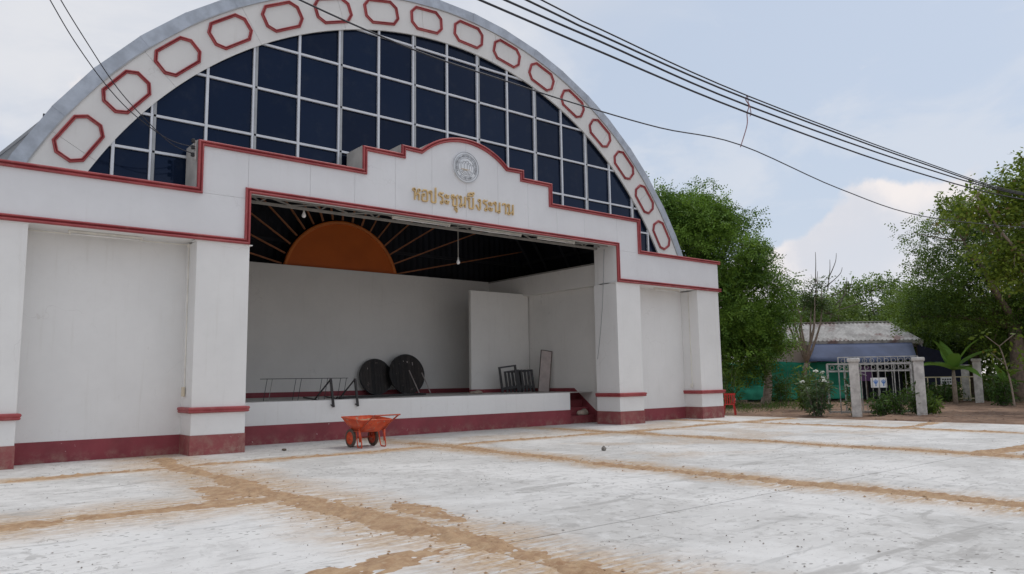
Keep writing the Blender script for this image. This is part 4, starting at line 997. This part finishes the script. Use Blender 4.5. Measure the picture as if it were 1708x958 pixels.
tree('broadleaf_tree', (27.6, -8.4, -.05), 10.5, .20, [((23.8, -6.9, 8.8), (1.7, 1.7, 1.5)), ((22.4, -5.9, 8.6), (1.2, 1.2, 1.0)), ((24.2, -7.6, 10.2), (1.2, 1.2, .9)), ((25.2, -7.6, 7.0), (1.8, 1.8, 1.3)), ((23.6, -6.4, 6.7), (1.4, 1.4, .9)), ((25.6, -8.0, 9.4), (1.8, 1.8, 1.5)), ((24.6, -6.6, 5.7), (1.3, 1.3, .7)), ((26.4, -8.4, 5.8), (1.6, 1.6, 1.0))],
     340, .55, 20, .23, 2, 33, 'leaf_teak', 'bark_pale', 'broad-leaved tree with yellow green leaves reaching over the cables', .55, .55, .35, 10, .45)
FT = [((44, -8), 7.5, 'leaf_right', 'dense low tree behind the sapling'), ((47.5, -3), 7.5, 'leaf_right', 'dense low tree behind the far concrete posts'), ((41.5, 4.5), 6.0, 'leaf_right', 'dense dark tree close behind the right end of the shed'), ((50.5, 15.5), 8.2, 'leaf_far', 'low pale green tree behind the left part of the shed roof'), ((56, 14), 11.0, 'leaf_right', 'dark rounded tree top standing highest behind the shed roof'), ((54, 9.5), 9.0, 'leaf_far', 'pale green tree behind the middle of the shed roof'), ((60, 21), 10.5, 'leaf_far', 'olive tree far behind between the sparse tree and the shed'), ((46, 6.5), 8.2, 'leaf_far', 'yellow green tree behind the right end of the shed roof'), ((44, 13), 8.0, 'leaf_far', 'green tree behind the shed beside the sparse tree'), ((56, -3), 11, 'leaf_right', 'dark tree far behind the banana plants'), ((60, -12), 12, 'leaf_right', 'dark tree far behind at the right edge'), ((50, -16), 12, 'leaf_right', 'rightmost dark tree behind the shade tree'), ((40, 22), 8.5, 'leaf_right', 'dark low tree behind the green net')]
for k, ((x, y), h, mt, lb) in enumerate(FT):
    tree('background_tree', (x, y, -.05), h, .25, [((x, y, h*.72), (h*.34, h*.34, h*.28)), ((x-1.5, y+1, h*.5), (h*.3, h*.3, h*.25)), ((x+1.6, y-1.2, h*.48), (h*.32, h*.32, h*.26))], 170, 1.0, 24, .30, 4, 40+k, mt, 'bark', lb, .25, .5, .6, 5, .3)

gw = np.random.default_rng(77); cl = []
for k in range(700):
    a = gw.uniform(rad(56), rad(112)); d = gw.uniform(62, 84); cl.append(((-13+d*math.sin(a), -18+d*math.cos(a), gw.uniform(.1, 4.8)), gw.uniform(1.2, 2.0)))
V, T = leaves(cl, 34, .52, 2, 78, .2, .55); o = leaf_mesh('distant_wood', V, T, 'leaf_far', None); tag(o, 'distant wood along the horizon behind the shed', 'wood', None, 'stuff')
def shrub(name, c, h, w_, n, size, mat, label, seed, catg='shrub', flowers=0, aspect=.32, spray=1):
    e = empty(name, c); tag(e, label, catg); q = random.Random(seed); g = G(); cl = []; tips = []
    for k in range(n):
        a = q.uniform(0, 6.28); r = w_*math.sqrt(q.random()); hh = h*q.uniform(.55, 1.0)*(1-.25*(r/w_)**2); t = Vector((r*math.cos(a), r*math.sin(a), hh)); b = Vector((t.x*.25, t.y*.25, 0))
        g.tube([b, b.lerp(t, .5)+Vector((0, 0, .05*h)), t], [.014, .010, .005], 5); tips.append(t)
        for m_ in range(6): p = b.lerp(t, .25+.75*m_/5); cl.append(((p.x, p.y, p.z), .16+.06*h*.5))
    g.ob('stems', 'twig', e); V, T = leaves(cl, 9, size, spray, seed, .05, aspect); leaf_mesh('foliage', V, T, mat, e)
    for t in tips[:flowers]:
        g = G()
        for _ in range(9): p = t+Vector((q.uniform(-.07, .07), q.uniform(-.07, .07), q.uniform(0, .07))); g.lathe([(0, -.03), (.035, -.01), (.03, .02), (0, .035)], p, 6)
        g.ob('flower_head', 'petal', e)
    return e
shrub('flowering_shrub', (15.6, -2.2, -.05), 1.95, .55, 17, .26, 'leaf_shrub', 'grey green shrub with white flower heads at the plaza edge', 51, 'shrub', 8)
shrub('flowering_shrub', (16.9, -3.0, -.05), 2.1, .18, 5, .22, 'leaf_shrub', 'slim white-flowered shrub close to the left concrete post', 52, 'shrub', 3)
shrub('dark_shrub', (19.6, .6, -.05), 2.2, .5, 20, .24, 'leaf_right', 'dark narrow-leaved shrub left of the flowering shrub', 53)
shrub('low_shrub', (17.4, -3.9, -.05), .95, .55, 16, .20, 'leaf_bush', 'low green shrub right of the left concrete post', 54)
shrub('low_shrub', (18.1, -4.2, -.05), 1.1, .5, 14, .18, 'leaf_bush', 'low green shrub between the two gate posts', 55)
shrub('low_shrub', (18.8, -4.7, -.05), 1.45, .5, 14, .20, 'leaf_bush', 'taller leafy shrub before the right gate post', 56)
shrub('low_shrub', (19.2, -5.0, -.05), .85, .45, 14, .20, 'leaf_right', 'dark low shrub right of the gate beside the track', 57)
shrub('low_shrub', (29.5, -4.2, -.05), 1.5, .7, 16, .26, 'leaf_bush', 'leafy shrub under the sapling at the right', 58)
shrub('low_shrub', (33.5, .2, -.05), 1.2, 1.3, 26, .24, 'leaf_bush', 'green shrub behind the low yellow gate', 59)
shrub('low_shrub', (36.2, -1.6, -.05), 1.4, .9, 20, .26, 'leaf_right', 'shrub behind the far concrete posts', 60)
shrub('palm_seedling', (24.4, 4.6, -.05), 2.2, .8, 12, .42, 'leaf_bush', 'young plant with long narrow leaves before the net', 61, 'plant', 0, .14)
shrub('palm_seedling', (20.8, 5.6, -.05), 2.6, .8, 12, .42, 'leaf_right', 'young plant with long drooping leaves beside the end pillar', 62, 'plant', 0, .14)
# grass under the tree
gr = np.random.default_rng(8); cl = [((gr.uniform(16, 25), gr.uniform(1.2, 7.5), .02), .30) for _ in range(170)]
V, T = leaves(cl, 22, .20, 1, 9, -.9, .12); o = leaf_mesh('grass', V, T, 'grass', None); tag(o, 'patch of grass under the trees beside the auditorium', 'grass', None, 'stuff')
cl = [((gr.uniform(32, 40), gr.uniform(-4, 4), .02), .35) for _ in range(110)]
V, T = leaves(cl, 20, .24, 1, 10, -.9, .12); o = leaf_mesh('grass', V, T, 'grass', None); tag(o, 'weeds along the low yellow gate', 'grass', None, 'stuff')
# dead leaves on the soil
V = []; F = []
for i in range(700):
    x, y, a = gr.uniform(13.9, 22), gr.uniform(-9, 3.5), gr.uniform(0, 6.28); s = gr.uniform(.03, .09); n_ = len(V); z = gr.uniform(.03, .07)
    for k in range(4): V.append((x+s*math.cos(a+k*1.57)*(1 if k % 2 else .5), y+s*math.sin(a+k*1.57)*(1 if k % 2 else .5), z+gr.uniform(0, .02)))
    F.append((n_, n_+1, n_+2, n_+3))
tag(mesh_obj('leaf_litter', V, F, 'bark'), 'brown leaf litter on the soil beside the plaza', 'leaf litter', None, 'stuff')
# banana plants and sapling
def blade(a, d, L, wd, droop, n=9):
    a, d = Vector(a), Vector(d).normalized(); s = d.cross(Vector((0, 0, 1))).normalized(); V = []; F = []
    for k in range(n+1):
        t = k/n; c = a+d*(L*t)-Vector((0, 0, droop*L*t*t)); ww = wd*math.sin(math.pi*min(1, .06+t*.94)**.75)
        V += [c-s*ww+Vector((0, 0, ww*.35)), c, c+s*ww+Vector((0, 0, ww*.35))]
    for k in range(n):
        for j in (0, 1): F.append((k*3+j, k*3+j+1, k*3+j+4, k*3+j+3))
    return V, F
def banana(c, h, label, seed, n=8):
    e = empty('banana_plant', c); tag(e, label, 'banana plant'); q = random.Random(seed)
    G().tube([(0, 0, 0), (.05, .02, h*.25), (.06, .0, h*.42)], [.13, .11, .06], 9).ob('stem', 'bark_pale', e, True)
    for k in range(n):
        a = 2*math.pi*k/n+q.uniform(-.3, .3); elv = [.25, 1.5, .6, 2.6, .35, 1.0, .2, 1.9, .8][k % 9]; v, f = blade((.06, 0, h*.38), (math.cos(a), math.sin(a), elv), h*q.uniform(.50, .68), h*.072, q.uniform(.12, .42), 12); o = mesh_obj('leaf', v, f, 'leaf_ban', e, True)
        at = o.data.attributes.new('tone', 'FLOAT', 'POINT'); at.data.foreach_set('value', [q.uniform(.35, 1.0)]*len(v))
banana((31.0, -1.5, -.05), 4.7, 'banana plant with broad leaves spreading over the yellow gate', 3, 9)
banana((33.6, -3.0, -.05), 2.9, 'smaller banana plant behind the far right post', 4, 7)
e = empty('sapling', (28.6, -5.0, -.05)); tag(e, 'slender pale sapling with forked stem and big leaves right of the far post', 'sapling')
g = G(); g.tube(smooth_path([(0, 0, 0), (-.10, .05, 1.2), (-.25, .2, 2.4), (-.35, .3, 2.9)]), [.05-.0018*k for k in range(19)], 7); g.tube([(-.35, .3, 2.9), (-.75, .75, 3.45)], [.022, .014], 6); g.tube([(-.35, .3, 2.9), (.15, -.25, 3.5)], [.022, .014], 6); g.tube([(-.18, .15, 2.0), (-.6, .6, 2.6)], [.02, .012], 6); g.ob('stem', 'bark_pale', e, True)
cl = [((-.9, .9, 3.5), .35), ((.3, -.4, 3.5), .4), ((.8, -.9, 3.3), .4), ((-.65, .65, 2.6), .35), ((.1, -.1, 2.7), .35), ((-.2, .2, 1.8), .4), ((.3, -.2, 2.1), .35)]
V, T = leaves(cl, 15, .34, 1, 71, .15, .5, .3, 1); leaf_mesh('foliage', V, T, 'leaf_teak', e)

# ------------------------------------------------------------------ shed, net, gates, posts
A, B = Vector((30.0, 9.0, 0)), Vector((37.4, 2.9, 0)); ax = (B-A).normalized(); ay = Vector((-ax.y, ax.x, 0))      # ay points away from the plaza
shed = empty('shed', A, math.atan2(ax.y, ax.x)); tag(shed, 'low shed with weathered corrugated roof and blue awning', 'shed'); SLn = (B-A).length
def corr(x0, x1, p0, p1, nx, amp, name, mat, par):
    V = []; F = []
    for i in range(nx+1):
        x = x0+(x1-x0)*i/nx; z = amp*(1 if i % 2 else -1); V += [(x, p0[0], p0[1]+z), (x, p1[0], p1[1]+z)]
    for i in range(nx): F.append((2*i, 2*i+2, 2*i+3, 2*i+1))
    o = mesh_obj(name, V, F, mat, par); s_ = o.modifiers.new('thick', 'SOLIDIFY'); s_.thickness = .012; return o
corr(-1.5, SLn+.25, (-.25, 3.75), (3.6, 5.15), 84, .05, 'roof', 'shedroof', shed); corr(-1.5, SLn+.25, (3.6, 5.16), (7.4, 3.8), 84, .05, 'roof', 'shedroof', shed)
G().bar((-1.5, 3.6, 5.2), (SLn+.25, 3.6, 5.2), .3, .05).ob('ridge_cap', 'shedroof', shed)
corr(-1.5, SLn+.25, (-.27, 3.74), (-.27, 3.50), 90, .0, 'fascia_board', 'shedroof', shed)
G().prism([(0, 3.6), (0, 3.6)], 0, 0) if False else None
vv = [(SLn+.2, -.25, 3.72), (SLn+.2, 3.6, 5.12), (SLn+.2, 7.3, 3.75), (SLn+.2, 7.3, 3.3), (SLn+.2, -.25, 3.3)]
for k in range(16):
    y0, y1 = -.25+k*.24, -.25+(k+1)*.24-.03; zt = 3.72+(y0+.25)/3.85*1.4
    G().box((SLn+.15, y0, 3.30), (SLn+.19, y1, zt)).ob('gable_slat', 'shedroof' if k % 2 else 'sign_white', shed)
G().box((-1.3, 0, 2.3), (3.2, .06, 3.7)).ob('front_wall', 'shedwall', shed)
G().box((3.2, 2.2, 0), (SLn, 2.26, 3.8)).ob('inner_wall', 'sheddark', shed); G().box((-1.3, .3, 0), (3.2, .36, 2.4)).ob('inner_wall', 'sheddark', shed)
for x in (.0, 3.2, 6.2, SLn): G().box((x-.05, -.02, 0), (x+.05, .08, 3.6)).ob('post', 'bark', shed)
V = []; F = []
for i in range(13):
    for j in range(5):
        t, s_ = i/12, j/4; x = 2.6+s_*(-.9)+t*(6.55+s_*.25); V.append((x, -.2-1.75*s_, 3.62-1.18*s_+.05*math.sin(t*9)*s_-.10*s_*math.sin(math.pi*t)))
for i in range(12):
    for j in range(4): q_ = i*5+j; F.append((q_, q_+5, q_+6, q_+1))
o = mesh_obj('awning', V, F, 'tarp', shed, True); o.modifiers.new('thick', 'SOLIDIFY').thickness = .01; o['label'] = 'blue grey tarpaulin awning'
V = [(SLn-.1, -.15, 3.45), (SLn+2.6, -.9, 2.5), (SLn+2.6, -.85, .9), (SLn-.1, -.1, .9)]; mesh_obj('side_tarp', V, [(0, 1, 2, 3)], 'navy', shed).modifiers.new('thick', 'SOLIDIFY').thickness = .01
for x in (1.9, 4.8, 8.2): G().tube([(x, -1.9, 0), (x, -1.9, 2.42)], .03, 6).ob('awning_pole', 'gatesteel', shed)
o = G().box((5.2, -.6, 1.2), (6.3, -.55, 2.1)).ob('cloth', 'purple'); o.parent = None; o.matrix_world = Matrix.Translation(A) @ Matrix.Rotation(math.atan2(ax.y, ax.x), 4, 'Z'); tag(o, 'purple cloth hanging in the shed right of the gate', 'cloth')
def sheet(name, P0, P1, z0, z1, mat, label, seed, parent=None):
    P0, P1 = Vector((P0[0], P0[1], 0)), Vector((P1[0], P1[1], 0)); nrm = Vector((P1.y-P0.y, P0.x-P1.x, 0)).normalized(); V = []; F = []; nx, nz_ = 60, 10
    for i in range(nx+1):
        for j in range(nz_+1):
            t, s_ = i/nx, j/nz_; off = .05*math.sin(t*37+seed+s_*2)+.04*math.sin(t*71+s_*5)+.03*math.sin(s_*9+t*13); p = P0.lerp(P1, t)+nrm*off; V.append((p.x, p.y, z0+(z1-z0)*s_+(.05*math.sin(t*15+seed) if j == nz_ else 0)))
    for i in range(nx):
        for j in range(nz_): q_ = i*(nz_+1)+j; F.append((q_, q_+nz_+1, q_+nz_+2, q_+1))
    o = mesh_obj(name, V, F, mat, parent, True); o.modifiers.new('thick', 'SOLIDIFY').thickness = .008
    if label: tag(o, label, 'net')
    return o
net = empty('shade_net', (0, 0, 0)); tag(net, 'green shade net fence stretched before the shed', 'net')
sheet('upper_net', (27.4, 11.6), (34.0, 5.0), .75, 2.45, 'net', None, 1, net); sheet('lower_net', (27.25, 11.6), (33.85, 4.9), .12, .95, 'net_l', None, 3, net)
for t in (0, .25, .5, .75, 1): x, y = 27.4+6.6*t, 11.6-6.6*t; G().tube([(x+.06, y+.06, -.05), (x+.06, y+.06, 2.5)], .035, 6).ob('stake', 'bark', net)
def post(x, y, h, w_, lean, label):
    e = empty('concrete_post', (x, y, -.06), rad(20)); e.rotation_euler.y = lean; tag(e, label, 'post')
    G().box((-w_/2, -w_/2, 0), (w_/2, w_/2, h-.12), .02).ob('shaft', 'post', e); G().box((-w_/2-.05, -w_/2-.05, h-.121), (w_/2+.05, w_/2+.05, h+.03), .03).ob('cap', 'post', e)
post(16.56, -3.32, 2.28, .34, rad(-1.5), 'nearest white concrete gate post beside the flowering shrub')
post(18.55, -4.95, 2.28, .36, 0, 'white concrete gate post with shrubs at its foot, right of the gate')
post(32.6, -2.1, 2.40, .40, rad(-1), 'far white concrete post right of the banana plant')
post(34.8, -.7, 2.10, .40, 0, 'short pinkish concrete post just behind the far white post')
def gate(c, rz, L, h, nb, label, mat, par=None, name='metal_gate', r=.036, brace=False):
    e = empty(name, c, rz); tag(e, label, 'gate')
    for z in (.12, h-.30, h): G().box((0, -r/2, z-r/2), (L, r/2, z+r/2)).ob('rail', mat, e)
    for k in range(nb+1):
        x = L*k/nb; rr = r if k in (0, nb) else r*.5; G().box((x-rr/2, -rr/2, .06), (x+rr/2, rr/2, h)).ob('upright' if k in (0, nb) else 'bar', mat, e)
    if brace: G().bar((0, 0, h-.35), (L*.35, 0, h-.75), r, r*.6).ob('brace', mat, e)
    for k in range(int(L/.28)):
        x = .2+k*.28; v, f = sweep(loop_pts((x, h-.15), .085, 10), [(-.008, .006), (-.008, -.006), (.008, -.006), (.008, .006)], True); mesh_obj('scroll', v, f, mat, e)
    return e
gate((16.9, -2.5, -.05), math.atan2(-2.6, 2.5), 3.1, 2.36, 12, 'rusty grey metal gate with rings along its top behind the two posts', 'gatesteel', brace=True)
gate((17.3, -1.8, -.05), math.atan2(-2.4, 2.6), 3.4, 2.10, 5, 'second metal gate frame with wide bars leaning behind the first', 'gatesteel', r=.07)
sg = empty('notice_board', (17.80, -3.34, 1.06), math.atan2(-2.6, 2.5)); tag(sg, 'small white sign with two blue hand shapes on the gate', 'sign')
G().box((0, -.05, 0), (.62, -.03, .40), .004).ob('board', 'sign_white', sg)
for cx in (.19, .49):
    g = G(); g.box((cx-.018, -.056, .06), (cx+.018, -.050, .20))
    for dx in (-.09, -.045, 0, .045, .09): g.bar((cx+dx*.4, -.053, .17), (cx+dx, -.053, .34-abs(dx)*.6), .022, .006)
    g.ob('hand_mark', 'sign_blue', sg)
yg = empty('barrier_gate', (33.0, 1.1, -.02), math.atan2(-2.0, 1.4)); tag(yg, 'low yellowish metal gate with a small white sign', 'gate')
for z in (.18, 1.40): G().box((0, -.02, z-.03), (3.0, .02, z+.03)).ob('rail', 'yellowsteel', yg)
for k in range(8): G().box((3.0*k/7-.025, -.02, .0 if k in (0, 7) else .18), (3.0*k/7+.025, .02, 1.42)).ob('bar', 'yellowsteel', yg)
ys = empty('gate_sign', (33.62, .21, .95), math.atan2(-2.0, 1.4)); tag(ys, 'small white sign with dark lettering on the low yellowish gate', 'sign')
G().box((0, -.05, 0), (.75, -.03, .42), .004).ob('board', 'sign_white', ys)
for r_ in range(2):
    for k in range(5): G().box((.08+k*.125, -.053, .10+r_*.15), (.08+k*.125+.09, -.050, .19+r_*.15)).ob('lettering', 'sign_dark', ys)
# red plastic chairs stacked beside the end pillar
ch = empty('plastic_chair', (14.55, 1.2, -.02), rad(-60)); tag(ch, 'red plastic chair half hidden behind the right end pillar', 'chair')
for sx in (-1, 1):
    for sy in (-1, 1): G().bar((sx*.24, sy*.23, 0), (sx*.19, sy*.18, .44), .05, .05).ob('leg', 'redplastic', ch)
G().box((-.23, -.22, .43), (.23, .22, .46), .012).ob('seat', 'redplastic', ch)
g = G()
for k in range(5): g.bar((-.18+.09*k, .20, .46), (-.19+.095*k, .29, .86), .05, .018)
g.bar((-.24, .29, .87), (.24, .29, .87), .02, .08); g.ob('backrest', 'redplastic', ch)
for s in (-1, 1): g = G(); g.tube(smooth_path([(s*.24, -.20, .45), (s*.26, -.18, .64), (s*.26, .10, .66), (s*.22, .26, .70)], 3), .018, 6); g.ob('armrest', 'redplastic', ch, True)
bpy.context.view_layer.update()
